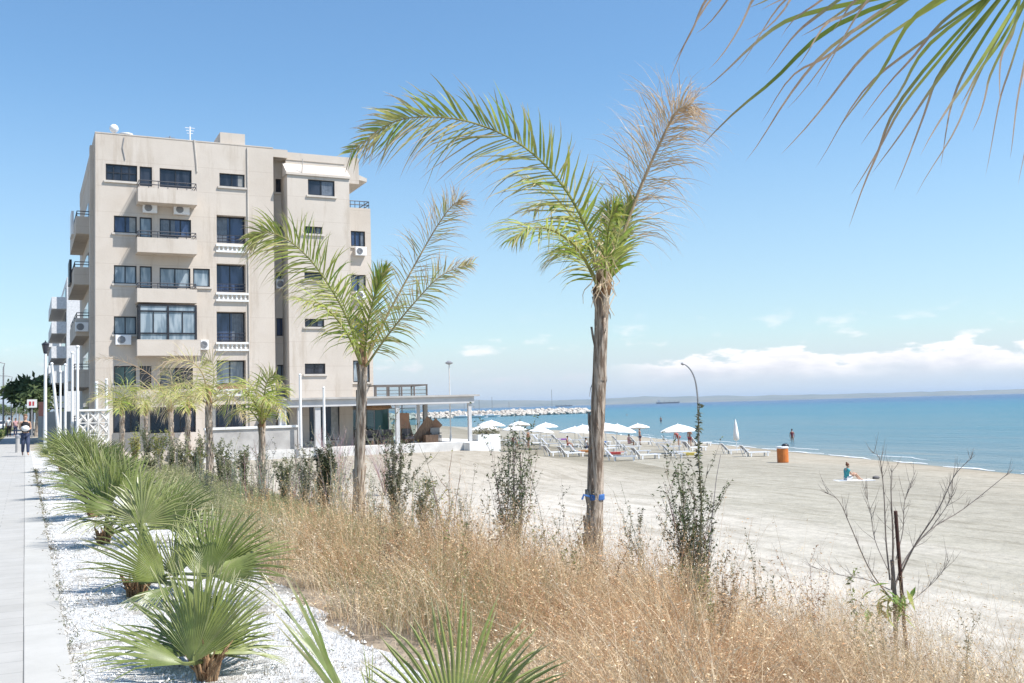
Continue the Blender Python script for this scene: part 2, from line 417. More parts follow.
# ------------------------------------------------------------------ ground, sea, path
def build_ground():
    xs = [-3000,-800,-200,-60,-20,-8,-4,-2.5] + [-2 + .5*i for i in range(31)] + [14+ i*1.5 for i in range(1,60)] + [115,130,150,170,200,260,400]
    ys = [-1500,-300,-80,-30,-10] + [-5 + .75*i for i in range(24)] + [14 + 1.5*i for i in range(60)] + [106+6*i for i in range(20)] + [240,270,300,340,380,430,480,520,600,700,900,1400,2500,6000]
    vs = [(x, y, ground(x, y) + (.05*mnoise.noise(V((x*.4, y*.4, 3))) if 3 < x < shore(y)-6 and y < 120 else 0)) for y in ys for x in xs]
    nx = len(xs)
    fs = [(j*nx+i, j*nx+i+1, (j+1)*nx+i+1, (j+1)*nx+i) for j in range(len(ys)-1) for i in range(nx-1)]
    mb = MB(); mb.add(vs, fs); o = mb.build('beach_ground', MT['sand'], smooth=True); tag(o, kind='structure')
build_ground()
mb = MB(); mb.add([(5,-6000,SEA_Z),(40000,-6000,SEA_Z),(40000,45000,SEA_Z),(5,45000,SEA_Z)], [(0,1,2,3)])
tag(mb.build('sea', MT['sea']), kind='structure')
def strip(name, x0, x1, y0, y1, z, m, thick=.0, edge=None):
    mb = MB()
    if thick: mb.box((x0,y0,z-thick),(x1,y1,z))
    else: mb.add([(x0,y0,z),(x1,y0,z),(x1,y1,z),(x0,y1,z)], [(0,1,2,3)])
    return tag(mb.build(name, m), kind='structure')
strip('pavement', -1.6, -.002, -8, 135, .035, MT['pave'], .12)
strip('pavement_edge_band', 0, .25, -8, 135, .042, MT['kerb'], .12)
strip('verge', -2.6, -1.602, -8, 300, .02, MT['verge'], .1)
strip('road', -11, -2.75, -60, 500, .008, MT['asphalt'])
strip('road_kerb', -2.748, -2.602, -60, 300, .05, MT['kerb'], .15)
strip('road_marking', -6.9, -6.78, -60, 500, .013, MT['white'])
def gravel_bed():
    mb = MB(); ys = [-4 + .3*i for i in range(190)]; vs = []; nx = 9
    for y in ys:
        xr = 2.0 + .5*mnoise.noise(V((0, y*.5, 1))) + .25*mnoise.noise(V((5, y*1.7, 1)))
        for i in range(nx):
            x = .252 + (xr-.252)*i/(nx-1); vs.append((x, y, ground(x, y) + .014 + .012*mnoise.noise(V((x*3,y*3,0)))))
    fs = [(j*nx+i, j*nx+i+1, (j+1)*nx+i+1, (j+1)*nx+i) for j in range(len(ys)-1) for i in range(nx-1)]
    mb.add(vs, fs); tag(mb.build('gravel_bed', MT['gravel'], smooth=True), kind='stuff')
gravel_bed()
def nz0(y, a, o): return mnoise.noise(V((0, y*a, o)))
def soil_bank():
    mb = MB(); ys = [-4 + .3*i for i in range(64)]; vs = []; nx = 22
    for y in ys:
        x0 = 1.75; x1 = lerp(7.9, 3.4, sstep(9, 15, y)) + .8*mnoise.noise(V((1, y*.45, 4))) + .45*mnoise.noise(V((7, y*1.6, 3))) - .05*max(0,y-14)
        for i in range(nx):
            x = lerp(x0, x1, i/(nx-1)); vs.append((x, y, ground(x, y) + (.009 if 0 < i < nx-1 else -.02) + (.05*mnoise.noise(V((x*.4, y*.4, 3))) if x > 3 else 0) + (.03*abs(mnoise.noise(V((x*2,y*2,5)))) if 0 < i < nx-1 else 0)))
    mb.add(vs, [(j*nx+i, j*nx+i+1, (j+1)*nx+i+1, (j+1)*nx+i) for j in range(len(ys)-1) for i in range(nx-1)])
    tag(mb.build('soil_bank', MT['soil'], smooth=True), kind='structure')
MT['soil'] = mat('dry_soil', (.40,.32,.23), (.20,.155,.11), 4.0, rough=1.0, bumpS=.8, bumpD=.05, bscale=18)
soil_bank()
# far coast
def hills():
    mb = MB(); n = 130; vs = []; rg = random.Random(3)
    for i in range(n+1):
        a = R(-6 + 66*i/n); d = 13000
        x, y = d*math.sin(a), d*math.cos(a)
        px = 512 + FPX*math.tan(a-YAW) if abs(a-YAW) < 1.2 else 512
        hgt = 95 + 45*mnoise.noise(V((a*9,0,0))) + 22*mnoise.noise(V((a*40,0,2)))
        hgt *= lerp(1.15, .60, clamp((px-500)/400))
        u = V((math.sin(a), math.cos(a), 0))
        for k, (dd, hh) in enumerate(((0,0),(700,.55),(1600,1.0),(3200,.6),(4500,0))):
            p = V((x,y,0)) + u*dd; vs.append((p.x, p.y, -3.2 + max(hgt,12)*hh + (10*mnoise.noise(V((a*120,k,0))) if 0<k<4 else 0)))
    fs = [(i*5+k, (i+1)*5+k, (i+1)*5+k+1, i*5+k+1) for i in range(n) for k in range(4)]
    mb.add(vs, fs); tag(mb.build('hills', MT['hill'], smooth=True), kind='structure')
hills()

def haze():
    m, nt, out = newmat('sea_air'); v = N(nt, 'ShaderNodeVolumePrincipled', Density=5e-5, Anisotropy=.2); v.inputs['Color'].default_value = (.72,.85,1,1)
    nt.links.new(v.outputs[0], out.inputs['Volume'])
    mb = MB(); mb.box((-4000,-6500,-9.0),(50000,46000,190.0)); o = mb.build('haze', m); tag(o, 'thin pale sea haze', kind='stuff')
haze()

def foam():
    mb = MB(); rg = random.Random(6)
    for k, (off, w_, lo, hi) in enumerate(((.2,.22,12,140),(3.0,.08,30,120))):
        y = lo
        while y < hi:
            ln = rg.uniform(2,9); n = 8; vs = []
            for i in range(n+1):
                yy = y + ln*i/n; x = shore(yy) + off + .8*mnoise.noise(V((yy*.35, k, 0))) + .25*mnoise.noise(V((yy*1.8, k, 3))); ww = w_*math.sin(math.pi*(.04+.92*i/n))*(.6+.8*abs(mnoise.noise(V((yy*1.1,k,9)))))
                vs += [(x-ww, yy, SEA_Z+.03), (x+ww, yy, SEA_Z+.05)]
            mb.add(vs, [(2*i,2*i+1,2*i+3,2*i+2) for i in range(n)]); y += ln + rg.uniform(0, 3 if k == 0 else 16)
    tag(mb.build('foam', MT['white']), 'thin white foam of small waves along the waterline', kind='stuff')
foam()
# ------------------------------------------------------------------ apartment building
BY = 65.0
def F(px, py, Y=BY):
    p = atY(px, py, Y); return p.x, p.z
def wall_grid(mb, x0, x1, z0, z1, Y, openings, depth=.2):
    """wall facing -Y with rectangular openings and their reveals"""
    ops = [(max(a,x0+.01), min(b,x1-.01), max(c,z0+.01), min(d,z1-.01)) for a,b,c,d in openings]
    xs = sorted({x0, x1, *[o[0] for o in ops], *[o[1] for o in ops]}); zs = sorted({z0, z1, *[o[2] for o in ops], *[o[3] for o in ops]})
    idx = {}; vs = []; fs = []
    def vid(x, z, y=Y):
        k = (round(x,5), round(z,5), y)
        if k not in idx: idx[k] = len(vs); vs.append((x, y, z))
        return idx[k]
    for a, b in zip(xs, xs[1:]):
        for c, d in zip(zs, zs[1:]):
            mx, mz = (a+b)/2, (c+d)/2
            if any(o[0] < mx < o[1] and o[2] < mz < o[3] for o in ops): continue
            fs.append((vid(a,c), vid(b,c), vid(b,d), vid(a,d)))
    for a, b, c, d in ops:
        q = Y + depth
        P = [(a,c),(b,c),(b,d),(a,d)]
        for i in range(4):
            u, v = P[i], P[(i+1)%4]
            fs.append((vid(*v), vid(*u), vid(*u, q), vid(*v, q)))
    mb.add(vs, fs)
WRG = random.Random(55)
MT['curtain_grey'] = mat('grey_curtain', (.16,.18,.21), (.10,.115,.14), 4.0, rough=.25, spec=.6)
MT['curtain_cream'] = mat('cream_curtain', (.30,.29,.27), (.22,.215,.20), 4.0, rough=.25, spec=.6)
def make_window(root, X0, X1, Z0, Z1, Y, cols=2, glass='glass_dark', rows=1, sill=True, lines=None, fw=.07, dep=.12):
    mb = MB(); y0, y1 = Y+dep-.03, Y+dep+.05
    mb.box((X0,y0,Z0),(X0+fw,y1,Z1)); mb.box((X1-fw,y0,Z0),(X1,y1,Z1))
    mb.box((X0+fw,y0,Z0),(X1-fw,y1,Z0+fw)); mb.box((X0+fw,y0,Z1-fw),(X1-fw,y1,Z1))
    for i in range(1, cols):
        x = lerp(X0, X1, i/cols); mb.box((x-fw*.45, y0+.005, Z0+fw), (x+fw*.45, y1-.005, Z1-fw))
    for i in range(1, rows):
        z = lerp(Z0, Z1, i/rows); mb.box((X0+fw, y0+.012, z-fw*.4), (X1-fw, y1-.012, z+fw*.4))
    fr = mb.build('window', MT['dark'], root)
    pn = MB(); pn.add([(X0,Y+dep+.02,Z0),(X1,Y+dep+.02,Z0),(X1,Y+dep+.02,Z1),(X0,Y+dep+.02,Z1)], [(0,1,2,3)])
    pn.build('pane', MT[glass], fr)
    WRG.random()
    if glass in ('glass_dark','glass_blue') and (X1-X0) > .7 and WRG.random() < .7:
        cu = MB(); k = WRG.random(); yy = Y+dep+.012; n = 10
        u0, u1 = ((.03, WRG.uniform(.25,.5)) if k < .4 else (WRG.uniform(.5,.75), .97) if k < .8 else (.03,.97)); zb = Z0+fw if k < .8 else lerp(Z0, Z1, WRG.uniform(.45,.75))
        P = []
        for i in range(n+1):
            x = lerp(X0, X1, lerp(u0, u1, i/n)); P += [(x, yy+.006*(i%2), zb), (x, yy+.006*(i%2), Z1-fw)]
        cu.add(P, [(2*i,2*i+2,2*i+3,2*i+1) for i in range(n)]); cu.build('curtain', MT[WRG.choice(('curtain_grey','curtain_cream'))], fr)
    if sill:
        s = MB(); s.box((X0-.12, Y-.10, Z0-.13), (X1+.12, Y+dep-.032, Z0-.005)); s.build('sill', MT['sill'], fr)
    return fr
def make_ac(root, x, y, z, w=.85, h=.6):
    mb = MB(); mb.box((x-w/2, y-.34, z), (x+w/2, y-.03, z+h)); o = mb.build('air_conditioner', MT['plastic'], root, bevel=.02)
    g = MB(); c = V((x-w*.12, y-.345, z+h*.5))
    vs = [c] + [c + V((math.cos(2*math.pi*i/18)*h*.38, 0, math.sin(2*math.pi*i/18)*h*.38)) for i in range(18)]
    g.add(vs, [(0, 1+(i+1)%18, 1+i) for i in range(18)])
    for rr in (.12,.2,.28,.36):
        ring = [c + V((math.cos(2*math.pi*i/18)*h*rr, -.012, math.sin(2*math.pi*i/18)*h*rr)) for i in range(19)]
        g.tube(ring, .008, 4)
    g.build('fan_grille', MT['steel'], o)
    return o
def make_balcony(root, X0, X1, Zb, Zp, Y, dep=1.25, rail=None, t=.12):
    mb = MB(); Yf = Y - dep
    vs_out = [(X0,Y),(X0,Yf),(X1,Yf),(X1,Y)]; vi = [(X0+t,Y),(X0+t,Yf+t),(X1-t,Yf+t),(X1-t,Y)]
    zs = Zb+.2
    P = [(x,y,Zb) for x,y in vs_out] + [(x,y,Zp) for x,y in vs_out] + [(x,y,Zp) for x,y in vi] + [(x,y,zs) for x,y in vi]
    f = [(0,1,2,3)]
    for i in range(3): f += [(i,i+4,i+5,i+1), (i+4,i+8,i+9,i+5), (i+8,i+12,i+13,i+9)]
    f.append((12,15,14,13)); mb.add(P, [tuple(reversed(q)) for q in f])
    o = mb.build('balcony', MT['stucco'], root)
    if rail:
        r = MB(); zt = rail
        for z in (zt, (zt+Zp)/2):
            r.tube([(X0+.06,Y,z),(X0+.06,Yf+.06,z),(X1-.06,Yf+.06,z),(X1-.06,Y,z)], .03, 6)
        n = 6
        for i in range(n+1):
            x = lerp(X0+.06, X1-.06, i/n); r.tube([(x,Yf+.06,Zp-.05),(x,Yf+.06,zt)], .022, 5)
        r.build('railing', MT['rail'], o)
    return o
def baluster_row(root, X0, X1, Z0, Z1, Y):
    mb = MB(); mb.box((X0-.05,Y-.14,Z1-.13),(X1+.05,Y+.10,Z1)); mb.box((X0-.05,Y-.14,Z0),(X1+.05,Y+.10,Z0+.12))
    n = max(3, int((X1-X0)/.27))
    for i in range(n):
        x = lerp(X0, X1, (i+.5)/n); h = Z1-Z0-.25
        mb.lathe([(.05,0),(.075,h*.25),(.04,h*.5),(.075,h*.75),(.05,h)], (x, Y-.02, Z0+.12), 7)
    return mb.build('balustrade', MT['white'], root)

def apartment():
    XL, _ = F(95.3, 260); XG, _ = F(274.3, 260)
    ZT = F(160, 138.3)[1]; ZB = -1.6
    root = thing('apartment_building', 'tall beige six storey apartment block with stacked balconies beside the beach', 'building', (XL, BY, 0))
    ops = []
    def px(box, Y=BY):
        x0, z1 = F(box[0], box[1], Y); x1, z0 = F(box[2], box[3], Y); return x0, x1, z0, z1
    # --- left group and loggias on the main wall
    wins = [((105.7,163.4,137.3,182.2),4,'glass_dark',2,True), ((139.6,166.2,152.1,186.6),1,'glass_dark',1,False), ((159.6,167.9,191.7,189),2,'glass_dark',1,False), ((219.4,172.8,244.8,187.8),2,'glass_dark',1,True),
            ((113.9,215.4,136.9,233.5),2,'glass_blue',1,True), ((139.6,217,152,238),1,'glass_curtain',1,False), ((159.6,218.2,191.2,238),3,'glass_blue',1,False),
            ((113.9,265,136.6,284),2,'glass_curtain',1,True), ((139.6,265.9,152,288.5),1,'glass_curtain',1,False), ((159.6,267.5,190.5,288.5),2,'glass_curtain',1,False), ((193,268.3,210,287),1,'glass_curtain',1,True),
            ((113.9,316.2,136.6,334.5),2,'glass_curtain',1,True),
            ((114,366,136,385),2,'glass_green',1,True), ((139.7,366,151.4,389),1,'glass_dark',1,False), ((160,368,193,391),2,'glass_dark',1,False)]
    log = [((216.6,214.7,246,244),2,'glass_blue'), ((216.6,263.4,246,292.5),2,'glass_blue'), ((216.6,311.5,246,342),2,'glass_blue'), ((216.6,360.3,246,384),2,'glass_curtain')]
    for b, c, g, rws, sl in wins:
        x0,x1,z0,z1 = px(b); ops.append((x0,x1,z0,z1)); make_window(root, x0,x1,z0,z1,BY,c,g,rws,sl)
    for i, (b, c, g) in enumerate(log):
        x0,x1,z0,z1 = px(b); ops.append((x0,x1,z0,z1)); fr = make_window(root, x0,x1,z0,z1,BY,c,g,1,False,dep=.55)
        h = (z1-z0)*.34
        if i < 3:
            r = MB()
            for z in (z0+.12, z0+h*.5, z0+h*.85): r.tube([(x0+.02,BY+.12,z),(x1-.02,BY+.12,z)], .03, 5)
            for k in range(7): r.tube([(lerp(x0,x1,(k+.5)/7),BY+.12,z0+.02),(lerp(x0,x1,(k+.5)/7),BY+.12,z0+h*.85)], .014, 4)
            r.build('railing', MT['rail'], fr)
        else:
            r = MB(); r.box((x0+.01,BY+.05,z0-.45),(x1-.01,BY-.015,z0+.01)); r.build('brown_panel', MT['brown'], root)
    for (b) in ((216.6,244.2,247.5,253.5),(216.6,292.6,247.5,302),(216.6,342.2,247.5,351),(216.6,389.3,247.5,396)):
        x0,x1,z0,z1 = px(b); baluster_row(root, x0, x1, z0, z1, BY)
    # --- ground floor openings
    for b, g in (((113,398,140,432),'glass_dark'), ((150,400,196,432),'glass_dark'), ((205,405,246,436),'glass_dark')):
        x0,x1,z0,z1 = px(b); ops.append((x0,x1,z0,z1)); make_window(root,x0,x1,z0,z1,BY,3,g,1,False)
    mb = MB(); wall_grid(mb, XL, XG, ZB, ZT, BY, ops, .6)
    # left end wall, roof and back close the block; parapet stands above the roof
    XR = F(350, 250)[0]; D = 19.0
    mb.add([(XL,BY,ZB),(XL,BY,ZT),(XL,BY+D,ZT),(XL,BY+D,ZB)], [(0,1,2,3)])
    mb.add([(XL,BY+D,ZB),(XL,BY+D,ZT),(XR,BY+D,ZT),(XR,BY+D,ZB)], [(0,1,2,3)])
    wl = mb.build('wall', MT['stucco'], root)
    rf = MB(); rf.add([(XL+.25,BY+.25,ZT-.6),(XR-.2,BY+.25,ZT-.6),(XR-.2,BY+D-.25,ZT-.6),(XL+.25,BY+D-.25,ZT-.6)], [(0,1,2,3)])
    for a, b in (((XL-.02,BY-.02,ZT-.004),(XG,BY+.25,ZT+.06)), ((XL-.018,BY+.252,ZT-.9),(XL+.25,BY+D,ZT+.058))): rf.box(a, b)
    rf.build('roof', MT['stucco'], root)
    # projecting end pier, the narrow dark corner strip on the side wall
    pr = MB(); pr.box((XL-.22,BY+1.6,ZB),(XL-.003,BY+2.3,ZT-.4)); pr.build('pier', MT['stucco'], root)
    # --- groove strip with small raised parapet
    b0 = F(221, 137.5); b1 = F(246, 148)
    pb = MB(); pb.box((b0[0],BY+.3,ZT-.3),(b1[0],BY+2.6,ZT+.85)); pb.build('stair_head', MT['stucco'], root)
    gx = F(248.2, 250)[0]
    g = MB(); g.tube([(gx,BY-.05,ZT-.1),(gx,BY-.05,0)], .045, 6); g.build('downpipe', MT['sill'], root)
    # --- balconies
    for b, rail in (((138,187,197.4,205),180.5),((137.2,236.8,197.2,254.2),231),((137.2,288,197.2,303.2),282.8),((137.2,339.4,200.5,355.5),None),((137.2,390,198,406),None)):
        x0,x1,z0,z1 = px(b, BY-1.25); bo = make_balcony(root, x0, x1, z0, z1, BY, 1.25, F(150,rail,BY-1.25)[1] if rail else None)
        if b[1] == 339.4:     # glazed-in balcony
            x0b,x1b,z0b,z1b = px((138.5,304,196.8,339), BY-1.2)
            m = MB(); Yf = BY-1.2
            for i in range(3):
                x = lerp(x0b+.05,x1b-.05,i/2); m.box((x-.06,Yf-.05,z1),(x+.06,Yf+.05,z1b))
            for i in (1,3): x = lerp(x0b,x1b,i/4); m.box((x-.03,Yf-.03,z1+.35),(x+.03,Yf+.03,z1b-.4))
            for z in (z1+.38, z1b-.42, z1b-.05): m.box((x0b,Yf-.045,z-.045),(x1b,Yf+.045,z+.045))
            for xx in (x0b+.03, x1b-.03): m.box((xx-.04,Yf+.05,z1b-.09),(xx+.04,BY,z1b)); m.box((xx-.04,Yf+.6,z1),(xx+.04,Yf+.68,z1b-.1))
            e = m.build('glazed_enclosure', MT['dark'], root)
            q = MB(); q.add([(x0b,Yf+.01,z1),(x1b,Yf+.01,z1),(x1b,Yf+.01,z1b),(x0b,Yf+.01,z1b)], [(0,1,2,3)])
            q.add([(x0b+.03,BY,z1),(x0b+.03,Yf+.01,z1),(x0b+.03,Yf+.01,z1b),(x0b+.03,BY,z1b)], [(0,1,2,3)]); q.build('pane', MT['glass_curtain'], e)
    for bx, by, wd in ((149.5,213.6,.85),(181,215.3,.95),(123,345,.9),(280.5,289,.7),(281,249.3,.8)):
        yy = BY if bx < 270 else BY+1.0
        x, z = F(bx, by, yy); make_ac(root, x, yy, z, wd)
    x, z = F(204, 350); make_ac(root, x, BY, z, .5, .62)
    # --- recess strip
    YR = BY + 1.0; x0, _ = F(274.3, 250, BY); x1 = F(288.5, 250)[0]
    ops = []
    for b, g in (((275.5,178.7,283.7,192.8),'glass_dark'),((276.2,226,285,240),'glass_dark'),((276.2,272,285.6,289),'glass_curtain'),((276.4,318,286,336),'glass_blue'),((277,364.8,287,382.5),'glass_curtain')):
        a = px(b, YR); ops.append(a); make_window(root, *a, YR, 2, g, 1, True)
    mb = MB(); wall_grid(mb, x0-.3, x1+.3, ZB, ZT-.5, YR, ops, .2); mb.box((x0-.02,YR-.98,ZT-.55),(x1+.02,BY+D-.3,ZT-.02))
    mb.add([(x0,BY,ZB),(x0,BY,ZT-.6),(x0,YR+.02,ZT-.6),(x0,YR+.02,ZB)], [(0,1,2,3)])
    mb.build('recess_wall', MT['stucco'], root)
    # --- projecting bay with sloped cap
    YB = BY - .7
    xb0 = F(288, 250, YB)[0]; xb1 = F(350.3, 250, YB)[0]; zb1 = F(300, 174.5, YB)[1]; zcap = F(300, 166.5, YB+.5)[1]
    ops = []
    for b, c, g in (((307.9,179,334.8,196.7),2,'glass_dark'),((304.2,226,322.4,234.3),3,'glass_dark'),((304.4,272,322.8,280.3),3,'glass_dark'),((304.8,318.6,324.3,327),3,'glass_dark'),((304.8,363.6,325.5,373.9),2,'glass_dark'),((309,404,340,440),2,'glass_dark')):
        a = px(b, YB); ops.append(a); make_window(root, *a, YB, c, g, 1, True, dep=.14)
    mb = MB(); wall_grid(mb, xb0, xb1, ZB, zb1, YB, ops, .2)
    mb.add([(xb0,YB,ZB),(xb0,YB,zb1),(xb0,BY+1.2,zb1),(xb0,BY+1.2,ZB)], [(0,1,2,3)])
    mb.add([(xb1,YB,ZB),(xb1,YB,zb1),(xb1,BY+D,zb1),(xb1,BY+D,ZB)], [(3,2,1,0)])
    mb.build('bay_wall', MT['stucco'], root)
    cp = MB(); zt2 = F(320, 168.5, BY)[1]
    cp.add([(xb0-.08,YB-.1,zb1-.05),(xb1+.05,YB-.1,zb1-.05),(xb1+.05,YB-.1,zb1+.1),(xb0-.08,YB-.1,zb1+.1),(xb0-.08,BY+.3,zt2+.25),(xb1+.05,BY+.3,zt2+.25),(xb0-.08,BY+.3,zb1-.05),(xb1+.05,BY+.3,zb1-.05)],
           [(0,1,2,3),(3,2,5,4),(0,3,4,6),(1,7,5,2)]); cp.build('bay_cap', MT['stucco'], root)
    up = MB(); up.box((x1-.05,BY+.3,zb1-.1),(xb1+1.0,BY+D-.3,ZT-.08)); up.build('upper_wall', MT['stucco'], root)
    # --- wing set back on the sea side
    YW = BY + 2.5
    xw0 = F(350, 250, YW)[0]-.6; xw1 = F(371.8, 290, YW)[0]; zw = F(360, 208, YW)[1]
    ops = []
    for b, c, g in (((350.8,230.7,365.3,246.8),3,'glass_blue'),((351,274.5,366,292),2,'glass_blue'),((351.5,318,367,336),2,'glass_blue'),((353,360.5,370,382),3,'glass_curtain')):
        a = px(b, YW); ops.append(a); make_window(root, *a, YW, c, g, 1, True)
    mb = MB(); wall_grid(mb, xw0, xw1, ZB, zw, YW, ops, .2)
    mb.add([(xw1,YW,ZB),(xw1,YW,zw),(xw1,BY+D-2,zw),(xw1,BY+D-2,ZB),(xw0,YW,zw),(xw0,BY+D-2,zw)], [(3,2,1,0),(4,1,2,5)])
    mb.build('wing_wall', MT['stucco'], root)
    x, z = F(359.8, 256, YW); make_ac(root, x, YW, z, .8); x, z = F(360, 300, YW); make_ac(root, x, YW, z, .8)
    r = MB(); zt = F(360, 201, YW)[1]
    for z in (zt, (zt+zw)/2): r.tube([(xw0+.5,YW+.1,z),(xw1-.08,YW+.1,z),(xw1-.08,BY+D-3,z)], .035, 6)
    for i in range(5): x = lerp(xw0+.7,xw1-.08,i/4); r.tube([(x,YW+.1,zw),(x,YW+.1,zt)], .025, 5)
    r.build('terrace_railing', MT['rail'], root)
    # sloped roof canopy over the terrace
    c = MB(); a0 = F(349, 171, YW); a1 = F(370, 180, YW); xa = xb1+.9
    zc = F(360, 180, YW)[1]
    c.add([(xa-1.0,YW-.4,zc+.85),(xw1-.35,YW-.4,zc+.05),(xw1-.35,YW+7,zc+.05),(xa-1.0,YW+7,zc+.85),(xa-1.0,YW-.4,zc+.2),(xw1-.35,YW-.4,zc-.2),(xw1-.35,YW+7,zc-.2),(xa-1.0,YW+7,zc+.2)],
          [(0,1,2,3),(7,6,5,4),(0,4,5,1),(1,5,6,2),(2,6,7,3),(3,7,4,0)]); c.build('terrace_canopy', MT['sill'], root)
    c = MB(); c.add([(xa-1,YW+.6,zw),(xa-1,YW+.6,zc+.3),(xa-.1,YW+2.2,zc+.1),(xa-.1,YW+2.2,zw)], [(0,3,2,1)]); c.build('terrace_wall', MT['sill'], root)
    # --- balconies on the side wall over the promenade
    st = 3.36
    zf = F(120, 205, BY)[1] - .2
    rg = random.Random(4)
    for k in range(5):
        z = zf - .9 - st*k + .35; Ya, Yb = BY+5.5, BY+15
        m = MB(); xo = XL - (.85 + .12*(k % 2))
        m.box((xo,Ya,z-.2),(XL,Yb,z)); m.box((xo,Ya,z),(xo+.12,Yb,z+.95)); m.box((xo+.12,Ya,z),(XL,Ya+.12,z+.95)); m.box((xo+.12,Yb-.12,z),(XL,Yb,z+.95))
        b = m.build('balcony', MT['stucco'], root)
        r = MB()
        for zz in (z+1.12, z+1.3): r.tube([(XL,Ya+.06,zz),(xo+.06,Ya+.06,zz),(xo+.06,Yb-.06,zz)], .03, 5)
        for i in range(4): y = lerp(Ya+.06,Yb-.06,i/3); r.tube([(xo+.06,y,z+.9),(xo+.06,y,z+1.3)], .02, 4)
        r.build('railing', MT['rail'], b)
        d = MB(); d.add([(XL-.02,Ya+1.5,z),(XL-.02,Ya+1.5,z+2.2),(XL-.02,Yb-1.5,z+2.2),(XL-.02,Yb-1.5,z)], [(0,1,2,3)]); d.build('balcony_door', MT['glass_dark'], b)
        if k in (0,1,3):
            a = MB(); a.box((xo-.16,Ya+3.2,z+.3),(xo-.003,Ya+5.6,z+1.9)); a.build('side_screen', MT['dark'] if k == 1 else MT['plastic'], b)
        if k in (2,4): make_ac(root, XL-.5, Ya-.02, z+.05, .8)
    for k in range(5):
        z = zf - st*k; m = MB(); m.box((XL-.06,BY+3.3,z-.2),(XL-.003,BY+4.2,z+.9)); m.build('window', MT['dark'], root)
    # --- roof clutter
    def rp(px_, Y): return F(px_, 138, Y)[0]
    m = MB(); x = rp(114, BY+2); m.tube([(x,BY+2,ZT-.6),(x,BY+2,ZT+.75)], .04, 6); m.ball((x,BY+2,ZT+.9), .28, 10, 7); m.build('antenna', MT['plastic'], root, smooth=True)
    m = MB(); x = rp(126, BY+1); m.lathe([(.03,0),(.32,.10),(.42,.22)], (x,BY+.9,ZT+.1), 14); m.tube([(x,BY+.9,ZT-.6),(x,BY+.9,ZT+.15)], .04, 6); m.build('satellite_dish', MT['plastic'], root, smooth=True)
    m = MB(); x = rp(140, BY+1.4); m.obox((x,BY+1.5,ZT+.1), (1.0,0,-.12), (0,.6,.0), (.01,0,.04)); m.tube([(x,BY+1.5,ZT-.6),(x,BY+1.5,ZT+.1)], .05, 6); m.build('solar_panel', MT['plastic'], root)
    for pxx, hgt, yy in ((170,1.0,3),(190,1.35,1.5),(167,.6,3),(236,.6,2)):
        m = MB(); x = rp(pxx, BY+yy); zb = ZT-.6 if pxx != 236 else ZT+.8
        m.tube([(x,BY+yy,zb),(x,BY+yy,ZT+hgt)], .05, 6)
        for q in (.0,.18,.36): m.tube([(x-.3+q*.3,BY+yy,ZT+hgt-.08-q),(x+.3-q*.3,BY+yy,ZT+hgt-.08-q)], .022, 5)
        m.build('antenna', MT['steel'] if pxx != 190 else MT['plastic'], root)
    for pxx, mt_, ln in ((176,'plastic',1.6),(206,'plastic',2.0),(214,'brown',.6)):
        m = MB(); x = rp(pxx, BY+2); m.tube([(x-ln/2,BY+2.2,ZT+.02),(x+ln/2,BY+2.2,ZT+.02)], .32, 12); m.box((x-ln/2+.1,BY+2,ZT-.62),(x+ln/2-.1,BY+2.4,ZT-.2)); m.build('water_tank', MT[mt_], root)
    # cables and rainwater pipes on the facade
    m = MB(); x, z = F(124,136); x2, z2 = F(125,160); m.tube([(x,BY-.03,z-.1),(x-.1,BY-.03,(z+z2)/2),(x2,BY-.03,z2)], .025, 5); m.build('cable', MT['steel'], root)
    m = MB(); x, z = F(194,140); x2, z2 = F(197,172); m.tube([(x,BY-.03,z),(x+.1,BY-.03,(z+z2)/2),(x2,BY-.03,z2)], .05, 5); m.build('downpipe', MT['sill'], root)
    m = MB(); x, z = F(299.5,162); x2, z2 = F(299,178); m.tube([(x,YB-.16,z),(x2,YB-.05,z2)], .04, 5); m.build('downpipe', MT['sill'], root)
    return XL, ZT
XL, ZT = apartment()

# buildings further along the promenade
def far_building(Y0, D, ztop, xl, label, wallm, awn, n, name='apartment_building'):
    root = thing(name, label, 'building', (xl, Y0, 0))
    m = MB(); m.box((xl,Y0,-2),(xl+16,Y0+D,ztop)); m.build('wall', wallm, root)
    st = (ztop-.8)/n
    for k in range(n):
        z = ztop - 1.0 - st*(k+1) + st*.25
        if z < .5: z = .6
        b = MB(); xo = xl-1.3
        b.box((xo,Y0+.8,z-.18),(xl-.002,Y0+D-1,z)); b.box((xo,Y0+.8,z),(xo+.1,Y0+D-1,z+.95)); b.box((xo+.1,Y0+.8,z),(xl-.002,Y0+.9,z+.95))
        bo = b.build('balcony', wallm, root)
        a = MB(); a.add([(xl-.002,Y0+1,z+2.2),(xo+.3,Y0+1,z+1.75),(xo+.3,Y0+D-2,z+1.75),(xl-.002,Y0+D-2,z+2.2),(xo+.3,Y0+1,z+1.5),(xo+.3,Y0+D-2,z+1.5),(xl-.002,Y0+1,z+2.12)], [(0,1,2,3),(1,4,5,2),(0,6,4,1)])
        if awn: a.build('awning', awn, bo)
        d = MB(); d.box((xl-.05,Y0+2,z+.02),(xl-.003,Y0+D-2.5,z+2.0)); d.build('balcony_door', MT['glass_dark'], bo)
        for xx in (2.2, 6.5, 11):
            wdw = MB(); wdw.box((xl+xx,Y0-.04,z+.6),(xl+xx+1.8,Y0-.003,z+1.9)); wdw.build('window', MT['glass_blue'], root)
    r = MB(); r.box((xl+.4,Y0+.4,ztop),(xl+4,Y0+3,ztop+.9)); r.build('roof', wallm, root)
far_building(104, 16, F(60,277,104)[1], 3.55, 'pale grey apartment block with blue balcony awnings behind the beige one', cmat('pale_render', (.72,.72,.72)), None, 6)
